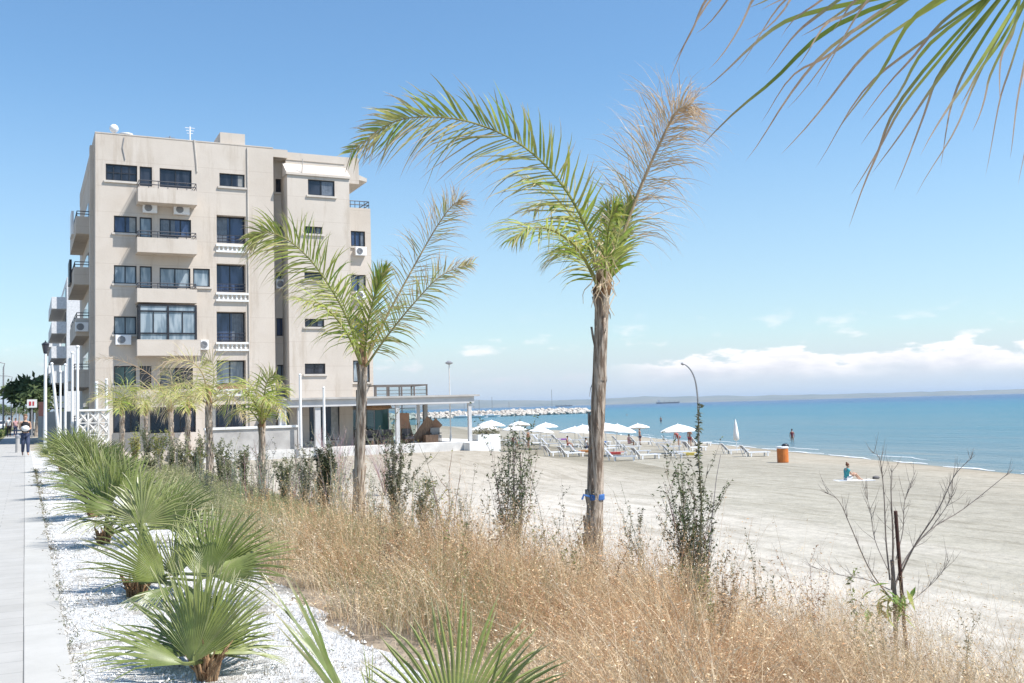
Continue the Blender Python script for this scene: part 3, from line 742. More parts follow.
far_building(150, 24, F(55,318,150)[1], 4.2, 'white apartment block farthest along the promenade, behind the block with blue awnings', cmat('white_render', (.78,.77,.75)), None, 4)

# ------------------------------------------------------------------ terrace, pavilion and walls beside the building
TZ = -.7; TY = 60.4
tx0 = 8.0; tx1 = 28.2
strip('terrace', tx0, tx1, TY, 84, TZ, MT['offwhite'], 1.2)
def simple(name, label, cat, build, m, group=None, **k):
    mb = MB(); build(mb); o = mb.build(name, m, **k); return tag(o, label, cat, group)
def F2(px, py, Y): return F(px, py, Y)
x0, z1 = F(207, 428, 60); x1, _ = F(299.5, 428, 60)
rt = thing('terrace_wall', 'low grey rendered wall with white coping on the terrace by the beige block', 'wall', (x0,60.7,TZ))
m = MB(); m.box((x0,60.6,TZ),(x1,60.9,z1-.14)); m.build('wall', MT['concrete'], rt)
m = MB(); m.box((x0-.05,60.52,z1-.138),(x1+.06,60.98,z1)); m.build('coping', MT['white'], rt)
def lattice():
    y = 57.5; x0, z1 = F(97, 409, y); x1, z0 = F(110, 431, y)
    x0 = F(78,409,y)[0]
    rt = thing('breeze_block_wall', 'white openwork breeze block wall behind the fan palms', 'wall', (x0,y,0))
    m = MB(); cw = .5
    nx = int((x1-x0)/cw); nz = 3; ch = (z1-.1)/nz
    for i in range(nx+1): m.box((x0+i*cw-.04,y-.08,0),(x0+i*cw+.04,y+.08,z1-.1))
    for k in range(nz+1): m.box((x0,y-.075,k*ch-.03),(x0+nx*cw,y+.075,k*ch+.03))
    for i in range(nx):
        for k in range(nz):
            a = V((x0+i*cw,y,k*ch)); b = V((x0+(i+1)*cw,y,(k+1)*ch))
            m.tube([a,b], .075, 4); m.tube([V((a.x,y,b.z)),V((b.x,y,a.z))], .075, 4)
    m.build('blocks', MT['offwhite'], rt)
    c = MB(); c.box((x0-.1,y-.14,z1-.1),(x1+.1,y+.14,z1)); c.build('coping', MT['white'], rt)
lattice()
MT['pavilion'] = mat('grey_white_paint', (.56,.55,.54), (.48,.475,.47), 1.0, rough=.6)
MT['deck'] = mat('dark_deck_timber', (.16,.14,.125), (.11,.095,.085), 3.0, rough=.8)
def pavilion():
    Y0, Y1 = 60.9, 69.5
    xa = F(283, 400, Y0)[0]; xb = F(474, 397, Y0)[0]
    zt = F(460, 396.5, Y0)[1]; zb = F(470, 403, Y0)[1]
    root = thing('beach_pavilion', 'flat roofed beach bar with slim white columns and glass walls below the beige block', 'pavilion', ((xa+xb)/2, Y0, TZ))
    m = MB(); m.box((xa,Y0,zb),(xb,Y1,zt)); m.build('roof', MT['pavilion'], root)
    m = MB(); m.box((xa-.1,Y0-.16,zt+.002),(xb+.35,Y1+.1,zt+.12)); m.build('roof_edge', MT['concrete'], root)
    for pxx, yy, wd, mt_ in ((300,Y0+.1,.26,'white'),(318,Y0+.1,.34,'offwhite'),(398,Y0+.1,.24,'white'),(470.3,Y0+.1,.22,'offwhite'),(419,Y1-.6,.2,'white'),(426,Y0+4.5,.28,'concrete'),(283,Y0+.1,.42,'offwhite'),(360,Y0+4.5,.25,'white')):
        x = F(pxx, 420, yy)[0]; m = MB(); m.box((x-wd/2,yy,TZ),(x+wd/2,yy+wd,zb-.002)); m.build('column', MT['pavilion' if mt_ != 'concrete' else mt_], root)
    Yg = Y0 + 3.6
    xg0 = F(286,420,Yg)[0]; xg1 = F(416,420,Yg)[0]
    for i in range(9):
        a = lerp(xg0,xg1,i/9); b = lerp(xg0,xg1,(i+1)/9)
        m = MB(); m.box((a+.03,Yg,TZ),(b-.03,Yg+.02,zb-.25)); g = m.build('glass_panel', MT['clear'] if i % 3 else MT['glass_green'], root)
        f = MB(); f.box((a-.03,Yg-.02,TZ),(a+.03,Yg+.04,zb-.002)); f.box((a+.03,Yg-.02,zb-.25),(b-.03,Yg+.04,zb-.2)); f.build('frame', MT['steel'], g)
    bk = MB(); bk.box((xg0,Y1-.25,TZ),(F(360,420,Y1)[0],Y1-.02,zb-.002)); bk.build('back_wall', MT['brown'], root)
    ct = MB(); ct.box((xg0+1.2,Yg+2,TZ),(xg0+6.5,Yg+2.7,TZ+1.1)); ct.build('bar_counter', MT['wood'], root)
    # hanging straw lamp
    x, z = F(377, 410, Y0+2); m = MB(); m.lathe([(.35,0),(1.0,.12),(.9,.28),(.1,.42)], (x,Y0+2,z), 20); m.tube([(x,Y0+2,z+.4),(x,Y0+2,zb)], .02, 5)
    m.build('hanging_lamp', MT['fibre'], root)
    # roof deck with frame and railing
    Yd = Y0 + 5.2
    xd0 = F(375,390,Yd)[0]; xd1 = F(427.5,390,Yd)[0]; zd = F(400,384.5,Yd)[1]
    m = MB()
    for y in (Yd, Y1-.3):
        m.box((xd0,y-.05,zd-.1),(xd1,y+.05,zd))
        for i in range(5): x = lerp(xd0+.06,xd1-.06,i/4); m.box((x-.05,y-.045,zt+.12),(x+.05,y+.045,zd-.1))
    for x in (xd0+.05,xd1-.05): m.box((x-.045,Yd+.05,zd-.1),(x+.045,Y1-.35,zd-.005))
    for z in (zt+.35, zt+.6): m.box((xd0+.1,Yd-.02,z-.02),(xd1-.1,Yd+.02,z+.02))
    d = m.build('roof_deck_frame', MT['deck'], root)
    g = MB()
    for i in range(4):
        a = lerp(xd0,xd1,i/4)+.1; b = lerp(xd0,xd1,(i+1)/4)-.1
        g.add([(a,Yd+.03,zt+.15),(b,Yd+.03,zt+.15),(b,Yd+.03,zt+.8),(a,Yd+.03,zt+.8)], [(0,1,2,3)])
    g.build('glass_panel', MT['clear'], d)
    return Y0, zb
PY, PZB = pavilion()
# things standing under and beside the pavilion
def chair(x, y, z, a, mt_, label, group):
    r = thing('armchair', label, 'chair', (x,y,z), group)
    m = MB(); m.box((x-.32,y-.32,z+.28),(x+.32,y+.32,z+.45)); m.build('seat', mt_, r)
    m = MB(); m.box((x-.32,y+.24,z+.45),(x+.32,y+.34,z+.95)); m.build('backrest', mt_, r)
    for sx in (-1,1):
        for sy in (-1,1):
            m = MB(); m.box((x+sx*.28-.03,y+sy*.28-.03,z),(x+sx*.28+.03,y+sy*.28+.03,z+.28)); m.build('leg', MT['wood'], r)
        m = MB(); m.box((x+sx*.30-.04,y-.3,z+.55),(x+sx*.30+.04,y+.24,z+.61)); m.build('armrest', mt_, r)
    r.rotation_euler.z = a
    for c in r.children:      # verts were written relative to the root already
        pass
dk = cmat('dark_cushion', (.10,.09,.09)); lk = cmat('stone_cushion', (.34,.32,.30))
for i, pxx in enumerate((368, 374, 382, 388, 408, 436)):
    x = F(pxx, 440, PY+1.3+.25*(i%3))[0]
    lab = ['dark cushioned armchair beside the thick palm trunk under the pavilion roof','dark armchair second from the palm trunk under the pavilion roof','pale cushioned armchair below the hanging straw lamp','dark armchair next to the middle white column of the pavilion','dark armchair between the middle column and the stacked boards','pale armchair at the open sea end of the pavilion'][i]
    chair(x, PY+1.3+.25*(i%3), TZ, rnd.uniform(-.6,.6), dk if i in (0,1,3,4) else lk, lab, 'armchairs under the pavilion roof')
for i, (pxx, tilt, mt_) in enumerate(((404,.05,'brown'),(411,-.25,'wood'),(417,.65,'wood'),(423,.8,'brown'))):
    x = F(pxx, 440, PY+1.8)[0]
    m = MB(); ax = V((math.cos(tilt),0,-math.sin(tilt))); up = V((math.sin(tilt),0,math.cos(tilt)))
    m.obox(V((x,PY+1.9+.12*i,TZ+.02))+up*1.0, ax*.34, V((0,.03,0)), up*(.98 if i < 2 else .9))
    o = m.build('wooden_board', MT[mt_]); tag(o, ['reddish brown board standing upright beside the middle white column','grey brown board leaning back on the reddish one','long brown board leaning at a steep slant under the pavilion roof','lowest reddish board leaning at the end of the stack of boards'][i], 'board', 'boards stacked under the pavilion')
x = F(432,441,PY+1.5)[0]
simple('wooden_crate', 'low wooden crate at the foot of the leaning boards', 'crate', lambda m: m.box((x-.55,PY+1.2,TZ),(x+.35,PY+1.9,TZ+.5)), MT['wood'], bevel=.02)
# white plinth and planter at the sea end of the terrace
a0, za = F(466.5, 446.5, TY-.5); a1, _ = F(497, 446.5, TY-.5)
simple('plinth', 'plain white block below the sea end of the terrace', 'plinth', lambda m: m.box((a0,TY-1.0,-2.6),(a1,TY-.003,TZ-.03)), MT['white'], bevel=.02)
b0, zb_ = F(477, 435, TY+.6); b1, _ = F(499, 435, TY+.6)
rt = thing('planter', 'white trough planter with low dry plants at the terrace edge', 'planter', ((b0+b1)/2,TY+.8,TZ))
m = MB(); m.box((b0,TY+.4,TZ-1.2),(b1,TY+1.5,zb_)); m.build('trough', MT['white'], rt, bevel=.02)
def plantclump(mb, c, rx, rz, n, cols, size, rg):
    for i in range(n):
        p = V(c) + V((rg.gauss(0,.45)*rx, rg.gauss(0,.45)*rx, abs(rg.gauss(.3,.35))*rz))
        d = V((rg.uniform(-1,1), rg.uniform(-1,1), rg.uniform(-.2,1))).normalized(); q = d.orthogonal().normalized(); s = size*rg.uniform(.6,1.4)
        c_ = cols[rg.randrange(len(cols))]; k = rg.uniform(.75,1.2); c_ = tuple(x*k for x in c_)
        mb.add([p, p+d*s*.5+q*s*.22, p+d*s, p+d*s*.5-q*s*.22], [(0,1,2,3)], c_)
m = MB(); rg = random.Random(5)
for i in range(7): plantclump(m, (lerp(b0,b1,(i+.5)/7),TY+.9,zb_), .5, .5, 60, [(.16,.15,.08),(.22,.19,.12),(.10,.11,.05)], .16, rg)
m.build('foliage', MT['leaf'], rt)
# ------------------------------------------------------------------ beach furniture
SEAWARD = V((math.cos(R(-18)), math.sin(R(-18)), 0))
MT['infill'] = mat('grey_infill', (.42,.43,.47), (.26,.27,.31), 1.2, rough=.8)  # grey lounger bed and back panels, darker than their white frames
def gz(x, y): return ground(x, y)
def make_lounger():
    r = thing('sun_lounger', '', 'sun lounger')
    m = MB()
    for x in (-.31,.31): m.box((x-.03,-.55,.29),(x+.03,1.2,.36))
    for y in (-.52,1.17): m.box((-.28,y-.03,.295),(.28,y+.03,.355))
    s_ = m.build('seat', MT['plastic'], r)
    m = MB(); m.box((-.279,-.489,.315),(.279,1.139,.335)); m.build('infill', MT['infill'], s_)
    m = MB(); a = R(48); d = V((0,-math.cos(a),math.sin(a))); n = V((0,math.sin(a),math.cos(a)))
    for x in (-.31,.31): m.obox(V((x,-.55,.33))+d*.38, (.03,0,0), d*.38, n*.028)
    for q in (.03,.73): m.obox(V((0,-.55,.33))+d*q, (.28,0,0), d*.03, n*.024)
    b_ = m.build('backrest', MT['plastic'], r)
    m = MB(); m.obox(V((0,-.55,.33))+d*.38, (.279,0,0), d*.319, n*.010); m.build('infill', MT['infill'], b_)
    for x in (-.29,.29):
        for y in (-.35,1.0):
            m = MB(); m.box((x-.035,y-.05,0),(x+.035,y+.05,.30)); m.build('leg', MT['plastic'], r)
        m = MB(); m.tube([(x,-.75,.03),(x,-.95,.62)], .025, 5); m.build('back_stay', MT['plastic'], r)
    return r
lspots = [(724,446.0,'white lounger with raised back standing apart beside the closed parasol',0),(744,448.5,'white lounger next in from the closed parasol, nearer the orange bin',.1)]
grp = 'white sun loungers on the beach'
proto = make_lounger(); first = True
rg = random.Random(12)
def put_lounger(p, a, label):
    global first
    o = proto if first else copy_tree(proto); first = False
    o.location = p; o.rotation_euler.z = a; o['label'] = label; o['group'] = grp
base_a = math.atan2(SEAWARD.y, SEAWARD.x) - math.pi/2
for px_, py_, lab, da in lspots:
    p = onground(px_+10, py_+8); put_lounger(p, base_a + rg.uniform(-.15,.15), lab)
crowd = [(604,452),(612,457),(620,461),(628,450),(636,455),(645,459),(600,445),(622,444),(640,445),(612,449),
         (668,450),(676,456),(686,458),(694,451),(660,446),(700,446),(672,444),
         (500,443),(512,446),(522,441),(532,446),(542,442),(552,447),(560,442),(568,448),(576,443),(555,456),(570,457),(582,455),(590,449),(490,440),(546,438),(530,437),(586,440)]
gl = {0:'white lounger in the cluster just past the thick palm trunk', 1:'white lounger in the cluster under the widest parasol', 2:'white lounger in the crowded rows between terrace and thick palm trunk'}
for i, (a, b) in enumerate(crowd):
    p = onground(a, b); k = 0 if i < 10 else 1 if i < 17 else 2
    put_lounger(p, base_a + rg.uniform(-.35,.35), gl[k])
for i, (k, nm) in enumerate(((3,'red'),(8,'blue'),(14,'yellow'),(20,'green'),(25,'purple'),(30,'orange'))):
    o_ = [o for o in bpy.data.objects if o.name.startswith('sun_lounger') and o.parent is None][k]; ca, sa = math.cos(o_.rotation_euler.z), math.sin(o_.rotation_euler.z)
    m = MB(); ln = rg.uniform(.45,.75)
    m.obox(V(o_.location)+V((-sa*.3, ca*.3, .372)), V((ca,sa,0))*.3, V((-sa,ca,0))*ln, V((0,0,.012)))
    for s_ in (-1,1): m.obox(V(o_.location)+V((ca*.345*s_-sa*.3, sa*.345*s_+ca*.3, .29)), V((ca,sa,0))*.006, V((-sa,ca,0))*ln*.6, V((0,0,.09)))
    cl_ = {'red':(.5,.07,.06),'blue':(.06,.16,.42),'yellow':(.62,.48,.10),'green':(.10,.34,.16),'purple':(.25,.10,.32),'orange':(.60,.24,.07)}[nm]
    tag(m.build('beach_towel', cmat(nm+'_towel', cl_)), nm + ' towel spread over one of the white loungers', 'towel', 'towels on the loungers')
def umbrella(px_, depth, dia, top_py, label, closed=False):
    p = gat(px_, depth); top = at(px_, top_py, depth); h = clamp(top.z - p.z, 2.1, 2.75)
    r = thing('beach_parasol', label, 'parasol', p, 'white parasols on the beach'); r.rotation_euler = (rg.gauss(0,.05), rg.gauss(0,.05), rg.uniform(0,3))
    m = MB(); m.tube([p+V((0,0,-.2)), p+V((0,0,h+.08))], .028, 8); m.build('pole', MT['plastic'], r)
    m = MB()
    if closed:
        prof = [(.05,h*.36),(.20,h*.40),(.17,h*.6),(.10,h*.85),(.03,h+.04)]; n = 16; vs = []
        for rr, z in prof:
            for j in range(n):
                q = 2*math.pi*j/n; k = rr*(1+.25*(j%2)); vs.append(p+V((k*math.cos(q),k*math.sin(q),z)))
        m.add(vs, [(i*n+j,i*n+(j+1)%n,(i+1)*n+(j+1)%n,(i+1)*n+j) for i in range(4) for j in range(n)])
    else:
        n = 8; vs = [p+V((0,0,h))]; rad = dia/2; dz = rad*.36
        for k, (rr, zz) in enumerate(((.35,.26),(.7,.60),(1.0,1.0),(1.0,1.16))):
            for j in range(n*2):
                q = math.pi*j/n; e = 1.0 if j % 2 == 0 else .955
                vs.append(p+V((rad*rr*e*math.cos(q), rad*rr*e*math.sin(q), h - dz*zz - (0 if j%2==0 else -.03*rr))))
        N2 = n*2; fs = [(0,1+j,1+(j+1)%N2) for j in range(N2)]
        for k in range(3): fs += [(1+k*N2+j,1+(k+1)*N2+j,1+(k+1)*N2+(j+1)%N2,1+k*N2+(j+1)%N2) for j in range(N2)]
        m.add(vs, fs)
    m.build('canopy', MT['canvas'], r, smooth=closed)
    if not closed:
        m = MB()
        for j in range(n):
            q = 2*math.pi*j/n; m.tube([p+V((0,0,h-.55)), p+V((rad*.5*math.cos(q),rad*.5*math.sin(q),h-dz*.5))], .012, 4)
        m.build('ribs', MT['plastic'], r)
for a in ((680,83,3.0,424,'white parasol standing alone with bathers beneath, seaward of the tall weed stalk'),
          (639.5,98,2.4,423.5,'small white parasol over a standing dark figure'),
          (616,80,3.1,424,'wide white parasol partly behind the thick palm trunk'),
          (607,98,2.6,422.5,'white parasol behind the wide one beside the thick palm trunk'),
          (575,88,2.9,426.5,'white parasol on the terrace side of the thick palm trunk'),
          (585,100,2.6,424.5,'white parasol half hidden by the thick palm trunk'),
          (540,96,2.6,427,'white parasol second in the row from the thick palm trunk towards the terrace'),
          (547,108,2.7,422.5,'far white parasol over the middle of the crowded loungers'),
          (520,108,2.6,421,'far white parasol in the row nearest the rock breakwater'),
          (515,92,2.3,425,'low white parasol behind the bare sapling'),
          (491,105,3.0,419.5,'white parasol nearest the terrace planter, farther row'),
          (486,92,2.7,424,'white parasol nearest the terrace planter, nearer row')):
    umbrella(*a)
umbrella(737, 83, 1, 420, 'closed white parasol furled on its pole at the water edge', True)
# round shades on the sand come from the sun; orange bin
def bin_():
    p = onground(783, 462.5); r = thing('litter_bin', 'tall orange litter bin with white liner standing on the sand', 'bin', p)
    m = MB(); m.lathe([(.36,0),(.38,.04),(.38,.98),(.36,1.0)], p, 20); m.build('body', MT['orange'], r)
    m = MB(); m.lathe([(.39,.95),(.41,.99),(.39,1.07),(.33,1.09)], p, 20); m.build('liner', MT['plastic'], r)
    m = MB(); m.ball(p+V((.18,-.1,1.12)), (.26,.22,.15), 10, 7, jit=.12, rg=rg); m.build('rubbish_bag', MT['dark'], r, smooth=True)
bin_()

# ------------------------------------------------------------------ people
def skinned(joints, edges, sub=2):
    me = bpy.data.meshes.new('tmp'); names = list(joints)
    me.from_pydata([joints[n][0] for n in names], [(names.index(a), names.index(b)) for a, b in edges], [])
    o = bpy.data.objects.new('tmp', me); COL.objects.link(o)
    md = o.modifiers.new('s', 'SKIN'); md.use_smooth_shade = True
    for i, n in enumerate(names):
        s = me.skin_vertices[0].data[i]; rr = joints[n][1]; s.radius = rr if isinstance(rr, tuple) else (rr, rr); s.use_root = (i == 0)
    sb = o.modifiers.new('b', 'SUBSURF'); sb.levels = sub; sb.render_levels = sub
    dg = bpy.context.evaluated_depsgraph_get(); ev = o.evaluated_get(dg)
    out = bpy.data.meshes.new_from_object(ev, preserve_all_data_layers=False, depsgraph=dg)
    bpy.data.objects.remove(o); bpy.data.meshes.remove(me)
    return out
BASE = dict(pelvis=((0,0,.93),(.135,.10)), waist=((0,0,1.10),(.105,.085)), chest=((0,.005,1.30),(.14,.10)), neck=((0,0,1.455),.045), jaw=((0,.02,1.545),(.062,.070)), brow=((0,.012,1.61),(.070,.082)), skull=((0,0,1.665),(.055,.062)),
    sl=((-.165,0,1.385),.05), el=((-.215,-.03,1.12),.038), wl=((-.22,.05,.89),.026), hl=((-.22,.075,.81),(.032,.018)),
    sr=((.165,0,1.385),.05), er=((.215,-.03,1.12),.038), wr=((.22,.05,.89),.026), hr=((.22,.075,.81),(.032,.018)),
    pl=((-.085,0,.87),.085), kl=((-.095,.02,.49),.055), al=((-.095,-.02,.085),.036), tl=((-.10,.13,.03),(.035,.025)),
    pr=((.085,0,.87),.085), kr=((.095,.02,.49),.055), ar=((.095,-.02,.085),.036), tr=((.10,.13,.03),(.035,.025)))
EDG = [('pelvis','waist'),('waist','chest'),('chest','neck'),('neck','jaw'),('jaw','brow'),('brow','skull'),('chest','sl'),('sl','el'),('el','wl'),('wl','hl'),('chest','sr'),('sr','er'),('er','wr'),('wr','hr'),
       ('pelvis','pl'),('pl','kl'),('kl','al'),('al','tl'),('pelvis','pr'),('pr','kr'),('kr','ar'),('ar','tr')]
def person(loc, yaw, label, pose=None, scale=1.0, skin='tan', wear=(), hair=None, group=None, detail=False, cat='person'):
    J = dict(BASE)
    for k, v in (pose or {}).items():
        J[k] = (v, J[k][1]) if not isinstance(v[0], tuple) else v
    E = list(EDG)
    if detail:
        nose = V(J['brow'][0]) + V((0,.095,-.025)); J['nose'] = (tuple(nose), .012); E.append(('brow','nose'))
        for s, k in ((-1,'earl'),(1,'earr')): J[k] = (tuple(V(J['brow'][0])+V((s*.082,-.01,-.02))), .014); E.append(('brow',k))
        for h, w_, s in (('hl','wl',-1),('hr','wr',1)):
            hp = V(J[h][0]); d = (hp - V(J[w_][0])).normalized(); side = V((0,0,1)).cross(d); side = side.normalized() if side.length > .1 else V((1,0,0)); nrm = d.cross(side)
            for i, ln in enumerate((.062,.074,.070,.054)):
                b = hp + d*.02 + side*(-.030+.02*i); m1 = b + d*ln*.55 + nrm*.006; e = m1 + d*ln*.4 + nrm*.024
                for q, pp in (('a',b),('b',m1),('c',e)): J[f'{h}{i}{q}'] = (tuple(pp), .0085)
                E += [(h, f'{h}{i}a'), (f'{h}{i}a',f'{h}{i}b'), (f'{h}{i}b',f'{h}{i}c')]
            b = hp - d*.02 + side*.035*s; e = b + d*.035 + side*.02*s
            J[h+'ta'] = (tuple(b), .010); J[h+'tb'] = (tuple(e), .009); E += [(h,h+'ta'),(h+'ta',h+'tb')]
    r = thing('person', label, cat, loc, group); r.rotation_euler.z = yaw; r.scale = (scale,)*3
    me = skinned(J, E, 2); me.materials.append(MT[skin]); b = bpy.data.objects.new('body', me); COL.objects.link(b); b.parent = r
    for nm, keys, infl, m in wear:
        ks = {}
        for k in keys:
            k0, fr = (k[0], k[1]) if isinstance(k, tuple) else (k, None)
            p, rr = J[k0] if fr is None else (tuple(V(J[k0][0]).lerp(V(J[fr][0]), k[2])), tuple(lerp(a, b_, k[2]) for a, b_ in zip(J[k0][1] if isinstance(J[k0][1], tuple) else (J[k0][1],)*2, J[fr][1] if isinstance(J[fr][1], tuple) else (J[fr][1],)*2)))
            rr = rr if isinstance(rr, tuple) else (rr, rr); ks[str(k)] = (p, tuple(x*1.06+infl+(.022 if nm in ('top','shirt') else .006) for x in rr))
        names = [str(k) for k in keys]; ed = []
        base_edges = [('pelvis','waist'),('waist','chest'),('chest','neck'),('chest','sl'),('chest','sr'),('sl','el'),('sr','er'),('pelvis','pl'),('pelvis','pr'),('pl','kl'),('pr','kr'),('kl','al'),('kr','ar')]
        for a, b_ in base_edges:
            A = a if a in names else None; Bn = b_ if b_ in names else None
            if Bn is None:
                for k in keys:
                    if isinstance(k, tuple) and k[0] == a and k[1] == b_: Bn = str(k)
            if A and Bn: ed.append((A, Bn))
        me = skinned(ks, ed, 2); me.materials.append(m); o = bpy.data.objects.new(nm, me); COL.objects.link(o); o.parent = r
    if hair:
        hp = V(J['brow'][0]); m = MB(); m.ball(hp+V((0,-.022,.03)), (.088,.098,.085), 14, 9)
        if hair[1]: m.tube([hp+V((0,-.08,.02)), hp+V((0,-.11,-.10)), hp+V((0,-.09,-.24))], [.075,.065,.02], 10)
        if hair[2]: m.ball(hp+V((0,-.06,.12)), .045, 10, 7)
        me = bpy.data.meshes.new('hair'); me.from_pydata(m.v, [], m.f); me.polygons.foreach_set('use_smooth', [True]*len(me.polygons)); me.materials.append(hair[0]); o = bpy.data.objects.new('hair', me); COL.objects.link(o); o.parent = r
    if detail:
        for s in (-1, 1):
            m = MB(); m.ball(V(J['brow'][0])+V((s*.031,.078,-.012)), .0115, 8, 6); me = bpy.data.meshes.new('eye'); me.from_pydata(m.v, [], m.f); me.materials.append(MT['dark']); o = bpy.data.objects.new('eye', me); COL.objects.link(o); o.parent = r
        m = MB(); m.ball(V(J['jaw'][0])+V((0,.068,-.002)), (.022,.008,.006), 8, 5); me = bpy.data.meshes.new('mouth'); me.from_pydata(m.v, [], m.f); me.materials.append(cmat('lips', (.40,.12,.10))); o = bpy.data.objects.new('mouth', me); COL.objects.link(o); o.parent = r
    return r
TOP = ('pelvis','waist','chest',('chest','neck',.45),('chest','sl',.72),('chest','sr',.72)); TEE = ('pelvis','waist','chest','sl','sr',('sl','el',.55),('sr','er',.55))
LONG = ('pelvis','pl','pr','kl','kr',('kl','al',.93),('kr','ar',.93)); SHORTS = ('pelvis','pl','pr',('pl','kl',.55),('pr','kr',.55)); BRIEFS = ('pelvis',('pl','kl',.12),('pr','kr',.12),'pl','pr')
black = cmat('black_cloth', (.015,.015,.018)); denim = cmat('dark_denim', (.045,.06,.11)); blond = cmat('brown_blond_hair', (.17,.10,.055)); brownh = cmat('dark_brown_hair', (.05,.028,.018)); auburn = cmat('auburn_hair', (.16,.06,.03))
whitec = cmat('white_cloth', (.78,.77,.75)); teal = cmat('turquoise_cloth', (.05,.33,.36)); maroon = cmat('maroon_cloth', (.25,.05,.06)); redc = cmat('red_cloth', (.42,.10,.09)); pink = cmat('pink_cloth', (.62,.36,.36)); navy = cmat('navy_cloth', (.03,.04,.09))
pw = onground(25.2, 457)
person((pw.x, pw.y, .035), R(180+6), 'woman with light brown hair in a black top and dark jeans walking along the promenade', dict(
    el=(-.205,-.06,1.13), wl=(-.10,.17,1.06), hl=(-.025,.20,1.07), er=(.205,-.06,1.13), wr=(.11,.18,1.10), hr=(.035,.215,1.10),
    kl=(-.085,.16,.50), al=(-.08,.20,.10), tl=(-.085,.34,.06), kr=(.085,.03,.49), ar=(.08,-.20,.12), tr=(.085,-.08,.04)),
    1.0, 'skin', (('top', TOP, .012, black), ('jeans', LONG, .014, denim)), (blond, True, False), detail=True)
hold = V((pw.x, pw.y, .035)) + V((0,-.22,1.13))
m = MB(); m.ball(hold, (.16,.10,.12), 12, 8, jit=.08, rg=rg); tag(m.build('bundle', whitec, smooth=True), 'rolled white cloth bundle hugged by the walking woman', 'bundle')
# people farther along the promenade
p = atz(9, 437, .03); person((p.x,p.y,.035), R(10), 'distant walker in a white shirt farther along the promenade', dict(kl=(-.09,.10,.5), al=(-.09,.10,.09), tl=(-.09,.24,.05)), 1.03, 'tan', (('shirt', TEE, .02, whitec), ('trousers', LONG, .015, black)), (brownh, False, False))
p = atz(15.5, 436, .03); person((p.x,p.y,.035), R(170), 'distant walker in a pink top just behind the woman with the bundle', dict(), .98, 'tan', (('shirt', TEE, .015, pink), ('trousers', LONG, .012, navy)), (brownh, False, False))
# seated woman
ps = onground(847, 480.5); LATA = math.atan2(-.438, .899)
person((ps.x,ps.y,ps.z-.02), LATA - math.pi/2 + .15, 'woman with auburn hair in a turquoise top sitting on the sand', dict(
    pelvis=(0,0,.12), waist=(0,-.02,.29), chest=(0,.01,.49), neck=(0,.05,.635), jaw=(0,.09,.72), brow=(0,.085,.785), skull=(0,.07,.84),
    sl=(-.165,.02,.565), el=(-.21,.16,.35), wl=(-.16,.36,.33), hl=(-.13,.43,.35), sr=(.165,.02,.565), er=(.21,.15,.35), wr=(.16,.35,.32), hr=(.13,.42,.34),
    pl=(-.09,.05,.11), kl=(-.10,.44,.40), al=(-.09,.66,.07), tl=(-.09,.81,.035), pr=(.09,.05,.11), kr=(.10,.42,.36), ar=(.09,.70,.07), tr=(.09,.85,.035)),
    1.0, 'skin', (('top', TEE, .012, teal), ('shorts', SHORTS, .014, whitec)), (auburn, False, True), detail=True)
m = MB(); c = V((ps.x,ps.y,ps.z+.0)); ax = V((.899,-.438,0)); ay = V((.438,.899,0)); m.obox(c+ax*.35+V((0,0,.0)), ax*.95, ay*.45, V((0,0,.012))); tag(m.build('beach_towel', whitec), 'white towel spread under the seated woman', 'towel')
bp = onground(876, 479); m = MB(); m.ball(bp+V((0,0,.06)), (.22,.14,.10), 12, 8, jit=.1, rg=rg); tag(m.build('beach_bag', cmat('grey_bag',(.14,.13,.13)), smooth=True), 'small dark bag on the sand past the feet of the seated woman', 'bag')
def stand(px_, py_, yaw, label, skin, wear, hair, pose=None, sc_=1.0, z=None):
    p = onground(px_, py_) if z is None else atz(px_, py_, z)
    person((p.x, p.y, p.z if z is None else z), yaw, label, pose, sc_, skin, wear, hair)
stand(640, 445.0, R(-100), 'dark haired bather standing in navy trunks beneath the small parasol', 'tan', (('trunks', SHORTS, .012, navy),), (brownh,False,False), dict(kl=(-.12,.02,.49), kr=(.12,.02,.49)))
stand(679, 446.5, R(30), 'sunburnt bather in red bending forward beneath the parasol that stands alone', 'tan', (('trunks', SHORTS, .014, redc),('top', TOP, .012, redc)), (brownh,False,False), dict(waist=(0,.10,1.05), chest=(0,.27,1.17), neck=(0,.40,1.25), jaw=(0,.47,1.27), brow=(0,.53,1.30), skull=(0,.57,1.33), sl=(-.17,.32,1.2), el=(-.2,.36,.95), wl=(-.18,.42,.72), hl=(-.17,.45,.64), sr=(.17,.32,1.2), er=(.2,.36,.95), wr=(.18,.42,.72), hr=(.17,.45,.64)), 1.08)
stand(690, 447.5, R(-60), 'tanned bather in dark trunks standing next to the one bending forward', 'tan', (('trunks', SHORTS, .012, maroon),), (brownh,False,False), dict(er=(.26,-.02,1.16), wr=(.14,.16,1.30), hr=(.08,.19,1.36)), 1.05)
stand(528.5, 448, R(-150), 'bare chested tanned man standing among the crowded loungers', 'tan', (('trunks', SHORTS, .012, black),), (brownh,False,False), None, 1.05)
